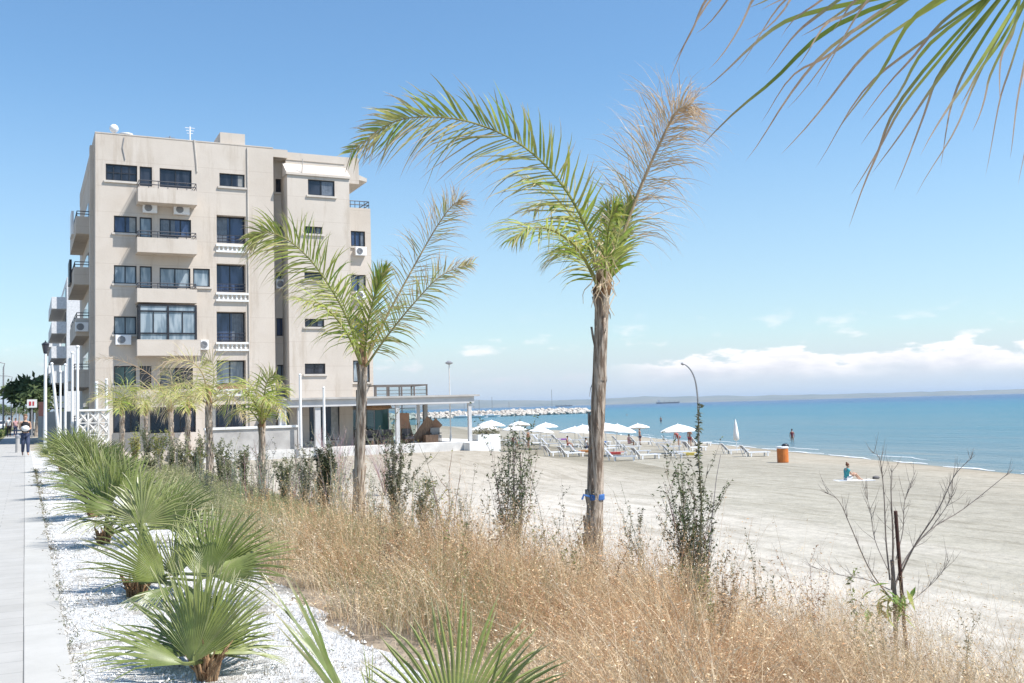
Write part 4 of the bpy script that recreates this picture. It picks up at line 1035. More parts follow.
SIT = dict(pelvis=(0,0,.46), waist=(0,-.03,.64), chest=(0,-.01,.84), neck=(0,.02,.99), jaw=(0,.05,1.08), brow=(0,.045,1.145), skull=(0,.03,1.20), sl=(-.165,-.01,.92), el=(-.21,.06,.68), wl=(-.17,.26,.60), hl=(-.15,.33,.58), sr=(.165,-.01,.92), er=(.21,.06,.68), wr=(.17,.26,.60), hr=(.15,.33,.58),
    pl=(-.09,.06,.45), kl=(-.11,.46,.47), al=(-.10,.50,.09), tl=(-.10,.64,.03), pr=(.09,.06,.45), kr=(.11,.46,.47), ar=(.10,.50,.09), tr=(.10,.64,.03))
stand(567.5, 449, R(-120), 'tanned bather sitting upright beside the loungers on the terrace side of the thick palm', 'tan', (('trunks', SHORTS, .012, redc),), (brownh,False,False), SIT)
stand(629, 447, R(-140), 'bather in a pink top sitting in the lounger cluster past the thick palm', 'tan', (('top', TEE, .012, pink),('trunks', SHORTS, .012, pink)), (brownh,False,False), SIT)
stand(514, 447, R(-60), 'bather in a maroon top sitting near the terrace planter', 'tan', (('top', TEE, .012, maroon),('trunks', SHORTS, .012, navy)), (brownh,False,False), SIT)
stand(586, 452, R(-90), 'bather in a white top sitting close behind the thick palm trunk', 'tan', (('top', TEE, .012, whitec),('trunks', SHORTS, .012, navy)), (brownh,False,False), SIT)
stand(792.5, 445.5, R(-30), 'swimmer in a maroon suit wading knee deep beyond the orange bin', 'tan', (('swimsuit', TOP+('pl','pr'), .012, maroon),), (brownh,False,False), None, 1.05, SEA_Z-.55)
stand(661, 424.5, R(-30), 'swimmer wading chest deep far out above the lone parasol', 'tan', (('trunks', SHORTS, .012, navy),), (brownh,False,False), None, 1.05, SEA_Z-.45)
stand(627, 418.3, R(10), 'distant swimmer with only head and shoulders above the water', 'tan', (('trunks', SHORTS, .012, navy),), (brownh,False,False), None, 1.0, SEA_Z-1.1)

# ------------------------------------------------------------------ breakwater, boats, ships
def breakwater():
    mb = MB(); rg = random.Random(9)
    a = atz(592, 413.2, SEA_Z); b = atz(478, 417.2, SEA_Z); ext = b + (b-a).normalized()*95
    L = (ext-a).length; d = (ext-a).normalized(); n = V((-d.y, d.x, 0))
    if n.y > 0: n = -n
    k = 0; t = 0.0
    while t < L:
        for row in range(9):
            u = rg.uniform(-3.6, 3.6); hh = 2.9*(1-(abs(u)/4.2)**1.6)*clamp(.35+t/9)
            s = rg.uniform(.55, 1.25); c = a + d*(t+rg.uniform(-.6,.6)) + n*u + V((0,0,hh*rg.uniform(.55,1)-.2 - .0))
            c.z = SEA_Z + max(-.1, hh*rg.uniform(.5,1.0) - .1)
            mb.ball(c, (s*rg.uniform(.8,1.3), s*rg.uniform(.8,1.3), s*rg.uniform(.6,.9)), 6, 4, jit=.22, rg=rg)
        t += 1.0
    core = a + d*L/2; mb.obox(core + V((0,0,SEA_Z+.4-core.z)), d*(L/2-1), n*2.6, V((0,0,1.2)))
    o = mb.build('breakwater_rocks', MT['rock']); tag(o, 'pale boulders heaped into a low breakwater off the beach', 'breakwater', kind='stuff')
breakwater()
def ship(px_, D, L, label, left=True, hull=(.05,.06,.09)):
    c = atz(px_, 405, SEA_Z); c = V(ray(px_, 405)); c.z = 0; c = c.normalized()*D; c.z = SEA_Z
    u = V((c.y, -c.x, 0)).normalized(); v = V((-u.y,u.x,0))
    r = thing('cargo_ship', label, 'ship', c, 'cargo ships on the horizon')
    hm = cmat('ship_hull', hull); h = L*.055; B = L*.07
    P = []
    for s, w_ in ((-.5,.8),(-.46,1),(.38,1),(.5,.05)):
        for z, k in ((-.5,.8),(h*(1.35 if s in (.5,-.5) else 1.0),1)):
            for q in (-1,1): P.append(c+u*L*s+v*B*w_*k*q+V((0,0,z)))
    m = MB(); fs = []
    for i in range(3):
        o = i*4; fs += [(o,o+4,o+6,o+2),(o+1,o+3,o+7,o+5),(o+2,o+6,o+7,o+3),(o,o+1,o+5,o+4)]
    fs += [(0,2,3,1),(12,13,15,14)]; m.add(P, fs); m.build('hull', hm, r)
    m = MB(); sx = -.40 if left else .30
    m.obox(c+u*L*sx+V((0,0,h*1.9)), u*L*.045, v*B*.8, V((0,0,h*.95))); m.obox(c+u*L*(sx-.03)+V((0,0,h*3.2)), u*L*.014, v*B*.2, V((0,0,h*.4))); m.build('bridge_house', MT['offwhite'], r)
    for s in (-.15,.08,.3):
        m = MB(); m.tube([c+u*L*s+V((0,0,h)), c+u*L*s+V((0,0,h*2.4))], L*.006, 5); m.build('mast', hm, r)
    return r
ship(668, 6200, 140, 'dark cargo ship on the horizon above the parasols')
ship(564, 5200, 88, 'grey ship beyond the breakwater, its hull just showing', False, (.10,.11,.13))
def sailboat(px_, D, hgt, label):
    c = V(ray(px_, 410)); c.z = 0; c = c.normalized()*D; c.z = SEA_Z
    r = thing('sailing_boat', label, 'boat', c, 'moored boats behind the breakwater'); u = V((.8,-.6,0)); v = V((.6,.8,0))
    m = MB(); P = []
    for s, w_ in ((-1,.6),(-.3,1),(.5,.8),(1,.05)):
        for z, k in ((-.2,.6),(.9,1)):
            for q in (-1,1): P.append(c+u*4.5*s+v*1.4*w_*k*q+V((0,0,z)))
    fs = []
    for i in range(3):
        o = i*4; fs += [(o,o+4,o+6,o+2),(o+1,o+3,o+7,o+5),(o+2,o+6,o+7,o+3),(o,o+1,o+5,o+4)]
    fs += [(0,2,3,1),(12,13,15,14)]; m.add(P, fs); m.build('hull', MT['white'], r)
    m = MB(); m.obox(c+V((0,0,1.15)), u*1.6, v*.8, V((0,0,.3))); m.build('cabin', MT['plastic'], r)
    m = MB(); m.tube([c+u*.6+V((0,0,.9)), c+u*.6+V((0,0,hgt))], .11, 6); m.tube([c+u*.6+V((0,0,2)), c-u*3+V((0,0,2))], .08, 5); m.build('mast', MT['steel'], r)
for i, (a, D, h) in enumerate(((491,470,9.5),(551,520,13),(478,450,8),(463,460,9),(508,500,7))):
    sailboat(a, D, h, ['moored boat with a thin mast behind the landward end of the breakwater','moored boat with the tallest mast, above the middle of the breakwater','moored boat seen just past the pavilion corner post','moored boat seen through the open end of the pavilion','moored boat with a short mast between two taller ones'][i])

# ------------------------------------------------------------------ posts, lamps, signs, cars, trees along the promenade
def lamp_simple(px_, top_py, Y, label, kind='lantern', z0=None, name='street_lamp', group=None):
    b = atY(px_, top_py, Y); g = ground(b.x, b.y) if z0 is None else z0
    r = thing(name, label, 'street lamp', (b.x,b.y,g), group)
    if kind == 'lantern':
        m = MB(); m.lathe([(.14,0),(.14,.25),(.07,.5),(.05,b.z-g-.55)], (b.x,b.y,g), 10); m.build('post', MT['white'], r)
        m = MB(); c = V((b.x,b.y,b.z-.5)); m.lathe([(.06,-.05),(.08,0),(.135,.30),(.13,.32)], c, 8); m.build('lantern', MT['glass_dark'], r)
        m = MB(); m.lathe([(.16,.322),(.10,.38),(.03,.42),(.015,.48)], c, 8); m.build('cap', MT['dark'], r)
    elif kind == 'globe':
        m = MB(); m.lathe([(.09,0),(.08,.3),(.045,.5),(.04,b.z-g-.25)], (b.x,b.y,g), 10); m.build('post', MT['offwhite'], r)
        m = MB(); m.lathe([(.06,0),(.24,.06),(.26,.14),(.08,.26)], (b.x,b.y,b.z-.25), 12); m.build('lamp_head', MT['steel'], r)
    else:
        m = MB(); m.tube([(b.x,b.y,g),(b.x,b.y,b.z-.6),(b.x+.12,b.y,b.z-.15),(b.x-.5,b.y,b.z),(b.x-1.6,b.y,b.z+.05)], [.09,.07,.05,.05,.04], 8); m.build('post', MT['steel'], r)
        m = MB(); m.obox((b.x-1.9,b.y,b.z+.03), (.35,0,0), (0,.12,0), (0,0,.06)); m.build('lamp_head', MT['steel'], r)
lamp_simple(45.5, 340, 44, 'white lamp post with a dark lantern at the edge of the promenade', 'lantern')
lamp_simple(449, 361, 62.5, 'slender white lamp post on the terrace at the open end of the pavilion', 'globe', TZ)
for px_, py_, Y, lab in ((3.5,362,118,'tall grey street lamp with curved arm, first along the road'),(11.5,376,165,'grey street lamp second along the road'),(16.5,387,225,'farthest of the grey street lamps along the road')):
    lamp_simple(px_, py_, Y, lab, 'road', .03, group='street lamps along the road')
def beach_lamp():
    d = 62; b = gat(698.5, d); r = thing('street_lamp', 'thin dark lamp post with a curved neck standing on the open beach', 'street lamp', b)
    P = [b+V((0,0,-.3)), at(698.8,436,d), at(698,405,d), at(697,391,d), at(694.8,379,d), at(691,370.5,d), at(686,365.2,d), at(682.5,363.6,d)]
    m = MB(); m.tube(spline(P, 40), [lerp(.065,.04,i/40) for i in range(41)], 8); m.build('post', MT['steel'], r)
    m = MB(); a = at(684,364.2,d); c = at(681,363.6,d); m.tube([a, (a+c)/2, c], [.06,.09,.05], 8); m.build('lamp_head', MT['steel'], r)
beach_lamp()
def pole(px_, top_py, Y, label, lean=0.0, r_=.075, z0=0.0):
    b = atY(px_, top_py, Y); rt = thing('flagpole', label, 'flagpole', (b.x,b.y,z0), 'white flagpoles beside the promenade')
    m = MB(); m.tube([(b.x+lean,b.y,z0),(b.x,b.y,b.z)], [r_,r_*.75], 10); m.build('pole', MT['white'], rt)
    m = MB(); m.ball((b.x,b.y,b.z+.06), .09, 8, 6); m.build('finial', MT['white'], rt)
pole(51.8, 365, 60, 'white flagpole leaning over, next to the lantern post', .42, .09)
pole(60.5, 373, 66, 'short white flagpole second from the lantern post')
pole(65.3, 366, 62, 'white flagpole third from the lantern post')
pole(72.3, 354, 58, 'tall white flagpole standing just beside the tallest one')
pole(77.6, 348, 55, 'tallest white flagpole at the corner of the beige block')
pole(96.5, 384, 58.5, 'short white post standing before the ground floor corner of the beige block', 0, .09)
pole(106.5, 381, 59, 'short white post before the green window of the beige block', 0, .09)
pole(300, 376, 60.2, 'white pole standing before the bay of the beige block', 0, .10, TZ)
pole(323.7, 389, 60.0, 'white pole before the middle columns of the pavilion', 0, .10, TZ)
p = atz(17.5, 452.5, .035); rt = thing('bollard', 'short grey bollard on the paving beside the walking woman', 'bollard', p)
m = MB(); m.lathe([(.09,0),(.09,.62),(.075,.68)], p, 12); m.build('post', MT['concrete'], rt); m = MB(); m.lathe([(.10,.66),(.10,.76),(.03,.82)], p, 12); m.build('cap', MT['steel'], rt)
def board(px0, py0, px1, py1, Y, label, m_, stripes=None):
    a = atY(px0, py0, Y); b = atY(px1, py1, Y); c = (a+b)/2; r = thing('sign', label, 'sign', (c.x,c.y,0.0))
    m = MB(); m.box((c.x-.06,c.y,0),(c.x+.06,c.y+.1,b.z-.002)); m.build('post', MT['steel'], r)
    m = MB(); m.box((a.x,c.y-.08,b.z),(b.x,c.y,a.z)); q = m.build('panel', m_, r)
    if stripes:
        for (u0,u1,v0,v1) in stripes:
            s = MB(); s.box((lerp(a.x,b.x,u0),c.y-.10,lerp(b.z,a.z,v0)),(lerp(a.x,b.x,u1),c.y-.082,lerp(b.z,a.z,v1))); s.build('red_mark', cmat('sign_red',(.50,.06,.07)), q)
board(27, 399.5, 37, 407.5, 95, 'white board with red marks on a post by the promenade trees', MT['white'], ((.2,.42,.25,.75),(.55,.72,.25,.75)))
board(38.5, 402, 46.5, 416, 70, 'salmon coloured board beside the lantern post', cmat('salmon_panel', (.48,.20,.15)))
x0,_ = F(38,420,75); x1,_ = F(47,420,75)
simple('low_wall', 'low cream wall behind the lantern post', 'wall', lambda m: m.box((x0,75,0),(x1+1.5,75.3,F(45,412,75)[1])), MT['sill'])
def car(x, y, label, paint, yaw=0):
    r = thing('parked_car', label, 'car', (x,y,.01), 'cars on the road')
    def prof(w, pts, name, m_, par=None):
        m = MB(); P = [(x-w,y+a,.01+b) for a,b in pts]+[(x+w,y+a,.01+b) for a,b in pts]; n = len(pts)
        m.add(P, [tuple(range(n)), tuple(range(2*n-1,n-1,-1))]+[(i,n+i,n+(i+1)%n,(i+1)%n) for i in range(n)]); return m.build(name, m_, r, bevel=.04)
    prof(.86, [(-2.1,.25),(-2.1,.75),(-1.9,.92),(-1.0,.98),(1.2,.95),(2.0,.85),(2.12,.6),(2.1,.25)], 'body', paint)
    prof(.74, [(-1.7,.95),(-1.2,1.42),(.2,1.45),(1.0,.95)], 'cabin', MT['glass_dark'])
    prof(.70, [(-1.25,1.43),(-1.1,1.50),(.1,1.51),(.25,1.44)], 'roof', paint)
    for sx in (-.80,.80):
        for sy in (-1.3,1.35):
            m = MB(); m.tube([(x+sx-.1,y+sy,.33),(x+sx+.1,y+sy,.33)], .32, 14); w_ = m.build('wheel', MT['tyre'], r)
            m = MB(); m.tube([(x+sx-.115,y+sy,.33),(x+sx+.115,y+sy,.33)], .19, 10); m.build('rim', MT['steel'], w_)
        m = MB(); m.box((x+sx*.75-.15,y-2.13,.62),(x+sx*.75+.15,y-2.09,.78)); m.build('headlight', MT['plastic'], r)
car(-3.9, 190, 'white car on the road far beyond the walkers', MT['plastic']); car(-4.1, 215, 'dark grey car on the road just past the white one', cmat('dark_paint', (.05,.05,.06), .3))
# ------------------------------------------------------------------ palms
GREENS = [(.13,.23,.04),(.20,.32,.05),(.30,.42,.07),(.40,.48,.09)]
YEL = (.50,.48,.10); TAN = (.60,.44,.28); PALE = (.70,.59,.46); BRN = (.36,.21,.13)
WIND = V((-.55, .15, 0))
def frond(pts, L, n, rg, nrm, droop=.8, dry=.15, wid=.03, t0=.10, wind=.35, ang=(68,28), vlift=.15, rcol=None, rr=.028, asym=(1,1), ragged=.25, tipdry=.6, low=(1,0,1), plume=.3):
    """one pinnate leaf: rachis and every leaflet"""
    mb = MB(); C = spline(pts, 40); nrm = V(nrm)
    rc = rcol or mixc((.30,.33,.09), TAN, dry)
    mb.tube(C, [lerp(rr, .005, (i/40)**.8) for i in range(41)], 6, [mixc(rc, TAN, clamp(i/40*1.1-.5+dry)) for i in range(41)])
    for i in range(n):
        t = t0 + (1-t0)*(i+rg.uniform(.2,.8))/n; k = min(int(t*40), 39); p = C[k].lerp(C[k+1], t*40-k); T = (C[k+1]-C[k]).normalized()
        S = T.cross(nrm); S = S.normalized() if S.length > .05 else T.orthogonal(); Nn = S.cross(T).normalized()
        for sg, am in ((1,asym[0]),(-1,asym[1])):
            if rg.random() < ragged*.25: continue
            a = R(lerp(ang[0], ang[1], t**1.2) + rg.uniform(-9,9))
            prof = (.62+.38*math.sin(math.pi*clamp(t*1.15))) * (1 if t < .8 else lerp(1,.5,(t-.8)/.2))
            ln = L*prof*am*rg.uniform(.78,1.12)
            d = (T*math.cos(a) + S*sg*math.sin(a) + Nn*(vlift+rg.uniform(-plume,plume))).normalized()
            w0 = wid*.8*rg.uniform(.7,1.15); q = p.copy(); vs = []; cs = []
            dr = clamp(dry + (low[1] if sg < 0 else 0) + rg.gauss(0,.18) + tipdry*.30*t); g = GREENS[min(3,int(rg.random()*4))]; g = mixc(g, YEL, clamp(rg.gauss(.24,.25)))
            ns = 6; dp = droop*(low[0] if sg < 0 else 1)*rg.uniform(.6,1.5); w0 *= low[2] if sg < 0 else 1; wn = WIND*wind*rg.uniform(.5,1.4); curl = rg.uniform(-.35,.35)
            wd0 = d.cross(Nn); wd0 = wd0.normalized() if wd0.length > .05 else S
            for j in range(ns+1):
                s = j/ns; ww = w0*(.55, .95, 1.0, .85, .62, .36, .06)[j]*.5*(1-.55*dr)
                wv = (wd0*math.cos(curl*s*3)+Nn*math.sin(curl*s*3))
                vs += [q - wv*ww, q + wv*ww]
                cc = mixc(mixc(g, TAN, dr), mixc(PALE, BRN, rg.random()*.7), clamp((s-(.95-.75*dr-.25*tipdry))*2.2)*clamp(tipdry+dr))
                cs += [cc, cc]
                d = (d + V((0,0,-1))*dp*.30*s + wn*.30*s + V((rg.gauss(0,1),rg.gauss(0,1),rg.gauss(0,1)))*.045*(1+dr*2)).normalized()
                q = q + d*(ln/ns)
            mb.add(vs, [(2*j,2*j+1,2*j+3,2*j+2) for j in range(ns)], cs)
    return mb
def trunk(base, top, r0, r1, rg, mid=None, boots=True):
    pts = spline([base+V((0,0,-.3)), (base+top)/2+(mid or V((0,0,0))), top], 26)
    mb = MB(); n = 14; vs = []; off = [rg.uniform(0,9) for _ in range(3)]
    for i, p in enumerate(pts):
        t = i/26; rad = lerp(r0, r1, t)*(1+.25*(1-t)**6)
        for j in range(n):
            q = 2*math.pi*j/n; k = 1+.16*mnoise.noise(V((math.cos(q)*1.6+off[0], math.sin(q)*1.6, p.z*.9)))+.07*mnoise.noise(V((math.cos(q)*5, math.sin(q)*5+off[1], p.z*4)))
            vs.append(p+V((math.cos(q)*rad*k, math.sin(q)*rad*k, 0)))
    mb.add(vs, [(i*n+j,i*n+(j+1)%n,(i+1)*n+(j+1)%n,(i+1)*n+j) for i in range(26) for j in range(n)])
    if boots:   # strips of old leaf bases clasping the stem
        for b in range(16):
            t = rg.uniform(.12,.97); k = int(t*25); p = pts[k]; rad = lerp(r0,r1,t); q = rg.uniform(0,6.28); u = V((math.cos(q),math.sin(q),0)); s = V((-u.y,u.x,0)); h = rg.uniform(.18,.45); w_ = rg.uniform(.025,.06)
            lean = rg.uniform(.0,.03)
            P = []
            for z, o, ww in ((-.05,-.02,1),(h*.5,.012+lean*.3,.8),(h,.02+lean,.25)):
                P += [p+u*(rad+o)+s*w_*ww+V((0,0,z)), p+u*(rad+o)-s*w_*ww+V((0,0,z)), p+u*(rad+o-.03)+s*w_*ww*.8+V((0,0,z)), p+u*(rad+o-.03)-s*w_*ww*.8+V((0,0,z))]
            f = []
            for i in range(2):
                o = i*4; f += [(o,o+1,o+5,o+4),(o+2,o+6,o+7,o+3),(o,o+4,o+6,o+2),(o+1,o+3,o+7,o+5)]
            f.append((8,9,11,10)); mb.add(P, f)
        for b in range(46):      # loose fibre hanging from the old leaf sheaths
            t = rg.uniform(.08,.98); p = pts[int(t*25)]; rad = lerp(r0,r1,t)*.97; q = rg.uniform(0,6.28); u = V((math.cos(q),math.sin(q),0)); s = V((-u.y,u.x,0))
            a = p+u*rad; sd = rg.uniform(-.07,.07); up = rg.choice((1,-1,-1))
            mb.tube([a, a+u*.02+s*sd*.5+V((0,0,up*.06)), a+u*rg.uniform(.01,.05)+s*sd+V((0,0,up*rg.uniform(.08,.2)))], [.007,.005,.002], 3)
    return mb
PXP = lambda L, d: [at(x, y, d+dd) for x, y, dd in L]
CAMN = -_f     # towards where a leaf blade turned by the wind faces

# --- the tall windblown palm
rg = random.Random(21)
DA = 13.5
baseA = gat(592, DA); topA = at(603, 285, DA)
pa = thing('palm_tree', 'tallest palm with long windblown arching frond, blue strap round its trunk', 'palm tree', baseA, 'young palms planted along the beach edge')
tb = trunk(baseA, topA, .118, .090, rg, V((-.02,0,0))); tr_ = tb.build('trunk', MT['bark'], pa, smooth=True)
m = MB(); c = at(595.5, 497, DA); m.lathe([(.118,-.04),(.125,-.03),(.125,.03),(.118,.04)], c, 16); m.tube([c+V((-.13,-.05,.02)), c+V((-.24,-.10,.05)), c+V((-.27,-.1,-.01))], .014, 5); m.build('blue_strap', MT['bluestrap'], tr_)
fA = [
 dict(p=[(601,285,0),(588,232,-.1),(560,182,-.2),(520,144,-.25),(470,122,-.25),(420,117,-.2),(385,126,-.1),(352,152,0)], L=.92, n=84, nrm=CAMN, dry=.10, droop=.55, wid=.046, ang=(58,28), t0=.14, asym=(.80,1.22), wind=.45, low=(2.0,.16,.8), tipdry=.8),
 dict(p=[(601,284,.1),(584,236,.15),(554,196,.1),(520,176,.0)], L=.80, n=40, nrm=V((-.3,-.2,.9)), dry=.12, droop=1.5, wid=.034, ang=(70,40), t0=.2, wind=.6, tipdry=.8),
 dict(p=[(608,285,.1),(622,235,.3),(641,185,.5),(661,140,.6),(676,112,.55),(692,104,.5)], L=1.15, n=140, nrm=CAMN, dry=.98, droop=1.8, wid=.030, ang=(60,40), t0=.14, wind=.25, rcol=(.60,.50,.28), plume=.6),
 dict(p=[(609,285,.1),(624,233,.25),(643,183,.4),(663,138,.45),(678,111,.4),(690,106,.35)], L=.9, n=46, nrm=CAMN*.5+V((.5,0,.4)), dry=.9, droop=2.0, wid=.034, ang=(65,40), t0=.3, wind=.1, rcol=(.60,.50,.28), plume=.6),
 dict(p=[(599,288,-.1),(580,252,-.45),(556,232,-.8),(530,228,-1.05),(512,240,-1.2)], L=.80, n=56, nrm=V((-.25,-.35,.9)), dry=.08, droop=1.5, wid=.036, ang=(70,35), wind=.6),
 dict(p=[(606,288,.2),(600,250,.5),(575,215,1.0),(548,205,1.4),(528,212,1.7)], L=.75, n=50, nrm=V((-.2,.5,.8)), dry=.14, droop=1.4, wid=.034, wind=.6),
 dict(p=[(609,287,0),(614,255,.1),(621,226,.3),(630,200,.4)], L=.52, n=46, nrm=CAMN, dry=.02, droop=.8, wid=.042, ang=(40,14), vlift=.05, tipdry=.5),
 dict(p=[(604,287,-.1),(606,250,-.3),(610,222,-.6),(618,206,-.9)], L=.54, n=46, nrm=V((.3,-.8,.4)), dry=.0, droop=1.1, wid=.042, ang=(55,22), tipdry=.3),
 dict(p=[(606,290,.0),(614,258,.2),(614,228,.35),(606,206,.5)], L=.52, n=40, nrm=CAMN, dry=.05, droop=.9, wid=.04, ang=(42,18), tipdry=.5),
 dict(p=[(600,290,-.1),(586,262,.1),(566,250,.3),(548,262,.4)], L=.66, n=40, nrm=V((-.4,-.2,.9)), dry=.2, droop=1.6, wid=.032),
]
for q in fA:
    kw = {k: v for k, v in q.items() if k not in 'pLn' and k != 'nrm'}
    frond(PXP(q['p'], DA), q['L'], q['n'], rg, q['nrm'], **kw).build('frond', MT['leaf'], pa)
m = MB()
for i in range(26):    # tangle of dry fibre and old flower stalks at the crown shaft
    a = at(603+rg.uniform(-9,9), rg.uniform(240,285), DA-.16+rg.uniform(-.04,.06)); pts = [a]
    for k in range(4): pts.append(pts[-1]+V((rg.uniform(-.10,.08),rg.uniform(-.05,.03),-rg.uniform(.06,.16))))
    m.tube(pts, [.009,.008,.007,.006,.004], 4, mixc(PALE, TAN, rg.random()))
m.build('dry_stalks', MT['stem'], pa)
m = MB(); m.lathe([(.092,-.12),(.12,.0),(.10,.15),(.06,.30),(.02,.42)], topA+V((0,0,-.02)), 12); m.build('crown_shaft', MT['fibre'], pa, smooth=True)

def simple_palm(base, top, r0, r1, fr, label, seed, d, leafL=.6, wid=.035, detail=1.0):
    rg = random.Random(seed)
    r = thing('palm_tree', label, 'palm tree', base, 'young palms planted along the beach edge')
    trunk(base, top, r0, r1, rg).build('trunk', MT['bark'], r, smooth=True)
    m = MB(); m.lathe([(r1*.95,-.1),(r1*1.15,.0),(r1*.8,.3),(r1*.3,.6)], top, 10); m.build('crown_shaft', MT['fibre'], r, smooth=True)
    for q in fr:
        kw = dict(wid=wid); kw.update({k: v for k, v in q.items() if k not in ('p','n','L','nrm')})
        frond(PXP(q['p'], d), q.get('L', leafL), int(q.get('n', 44)*detail), rg, q.get('nrm', CAMN), **kw).build('frond', MT['leaf'], r)
    return r
DB = 19.0
simple_palm(gat(357, DB), at(363, 362, DB), .125, .08, [
 dict(p=[(362,365,0),(348,320,-.1),(322,275,-.2),(295,245,-.2),(268,232,-.1),(250,238,0)], n=96, L=1.0, dry=.10, droop=1.2, asym=(.85,1.15), wid=.040, low=(1.6,.1,.9), plume=.4),
 dict(p=[(364,365,.1),(385,320,.3),(412,270,.4),(436,228,.5),(452,206,.4),(462,200,.3)], n=90, L=.85, dry=.55, droop=.8, wid=.034, tipdry=1.0, plume=.5),
 dict(p=[(366,366,-.1),(388,335,-.2),(415,302,-.3),(442,275,-.3),(472,263,-.2)], n=76, L=.7, dry=.35, droop=1.0, wid=.034, tipdry=1.0, plume=.45),
 dict(p=[(362,364,.2),(352,325,.5),(338,295,.9),(318,282,1.3)], n=40, L=.85, dry=.06, droop=1.0, nrm=V((-.3,.3,.8)), wid=.036),
 dict(p=[(361,364,-.2),(345,330,-.6),(322,305,-1.0),(300,300,-1.3)], n=48, L=.85, dry=.1, droop=1.5, nrm=V((-.3,-.4,.8)), wid=.036),
 dict(p=[(364,364,0),(368,325,-.2),(376,290,-.3),(386,268,-.3)], n=44, L=.6, dry=.03, droop=.7, ang=(42,16), wid=.045),
 dict(p=[(365,364,0),(374,335,.5),(388,312,1.0),(402,305,1.3)], n=34, L=.65, dry=.08, droop=1.0, nrm=V((.3,.4,.8)), wid=.04),
], 'bushy green palm with three spreading fronds standing before the beige block bay', 5, DB)
DC = 27.5
simple_palm(gat(262, DC), at(262, 425, DC), .105, .08, [
 dict(p=[(262,426,0),(254,402,-.2),(242,390,-.5),(230,396,-.7),(222,412,-.8)], n=36, L=.9, droop=1.7, nrm=V((-.4,-.3,.85)), wid=.042),
 dict(p=[(262,426,0),(258,400,.2),(250,384,.5),(238,382,.8)], n=34, L=.9, droop=1.6, nrm=V((-.3,.4,.8)), wid=.042),
 dict(p=[(263,426,0),(264,398,-.1),(268,380,-.2),(276,374,-.3)], n=36, L=.7, droop=.9, wid=.042),
 dict(p=[(263,426,0),(270,402,.1),(280,388,.3),(286,392,.4)], n=34, L=.7, droop=1.7, nrm=V((.4,-.2,.85)), wid=.042),
 dict(p=[(262,426,0),(262,404,-.6),(264,396,-1.1),(268,404,-1.5)], n=32, L=.7, droop=1.9, nrm=V((0,-.5,.8)), wid=.042),
 dict(p=[(262,426,0),(272,408,-.3),(280,406,-.6),(284,420,-.8)], n=28, L=.6, droop=1.9, nrm=V((.4,-.4,.8)), wid=.045, dry=.25),
 dict(p=[(262,426,0),(250,410,.3),(238,410,.5),(228,424,.6)], n=28, L=.6, droop=1.9, nrm=V((-.4,.2,.8)), wid=.045, dry=.3),
], 'short palm with a small round green crown before the low terrace wall', 6, DC)
DD = 34.0
simple_palm(gat(210, DD), at(209, 402, DD), .12, .095, [
 dict(p=[(209,404,0),(203,375,-.2),(190,361,-.4),(172,360,-.5),(155,370,-.5)], n=46, L=.95, droop=1.6, dry=.55, nrm=V((-.3,-.5,.8)), wid=.042),
 dict(p=[(210,404,0),(214,378,.2),(212,362,.6),(204,360,1.0)], n=36, L=.95, droop=1.6, dry=.2, wid=.042),
 dict(p=[(209,404,0),(196,388,-.4),(180,384,-.9),(166,394,-1.2),(158,412,-1.4)], n=42, L=.9, droop=1.9, dry=.4, nrm=V((-.4,-.4,.8)), wid=.042),
 dict(p=[(210,404,0),(222,388,.0),(236,386,.0),(250,398,0),(258,410,0)], n=42, L=1.05, droop=1.9, dry=.35, nrm=V((.4,-.4,.8)), wid=.042),
 dict(p=[(209,404,0),(190,396,.3),(176,400,.6),(165,420,.8)], n=36, L=1.05, droop=1.9, dry=.45, nrm=V((-.4,.2,.8)), wid=.042),
 dict(p=[(210,404,0),(206,386,-.9),(204,388,-1.6),(202,402,-2.0)], n=34, L=.95, droop=1.9, dry=.25, nrm=V((0,-.6,.8)), wid=.042),
 dict(p=[(210,404,0),(226,396,-.4),(236,402,-.8),(242,418,-1.0)], n=34, L=.95, droop=1.9, dry=.5, nrm=V((.4,-.4,.8)), wid=.045),
], 'half dry palm with drooping tan fronds before the ground floor windows', 8, DD)
DE = 42.0
simple_palm(gat(173, DE), at(170, 410, DE), .12, .10, [
 dict(p=[(170,411,0),(160,386,0),(146,372,0),(125,362,0),(104,358,0),(86,362,0)], n=46, L=.55, droop=.9, dry=.9, wid=.035),
 dict(p=[(170,411,0),(172,388,.2),(170,372,.6),(162,368,1)], n=34, L=1.05, droop=1.6, dry=.5, wid=.042),
 dict(p=[(170,411,0),(158,394,-.4),(146,390,-.8),(134,398,-1)], n=36, L=1.05, droop=1.9, dry=.5, nrm=V((-.4,-.4,.8)), wid=.042),
 dict(p=[(170,411,0),(182,394,-.3),(192,392,-.6),(200,402,-.8)], n=36, L=1.05, droop=1.9, dry=.3, nrm=V((.4,-.4,.8)), wid=.042),
 dict(p=[(170,411,0),(168,392,-.9),(166,392,-1.6),(164,404,-2)], n=34, L=.95, droop=1.9, dry=.15, nrm=V((0,-.6,.8)), wid=.042),
], 'palm with one long dry frond reaching across the corner of the beige block', 9, DE, detail=.9)
DF = 47.0
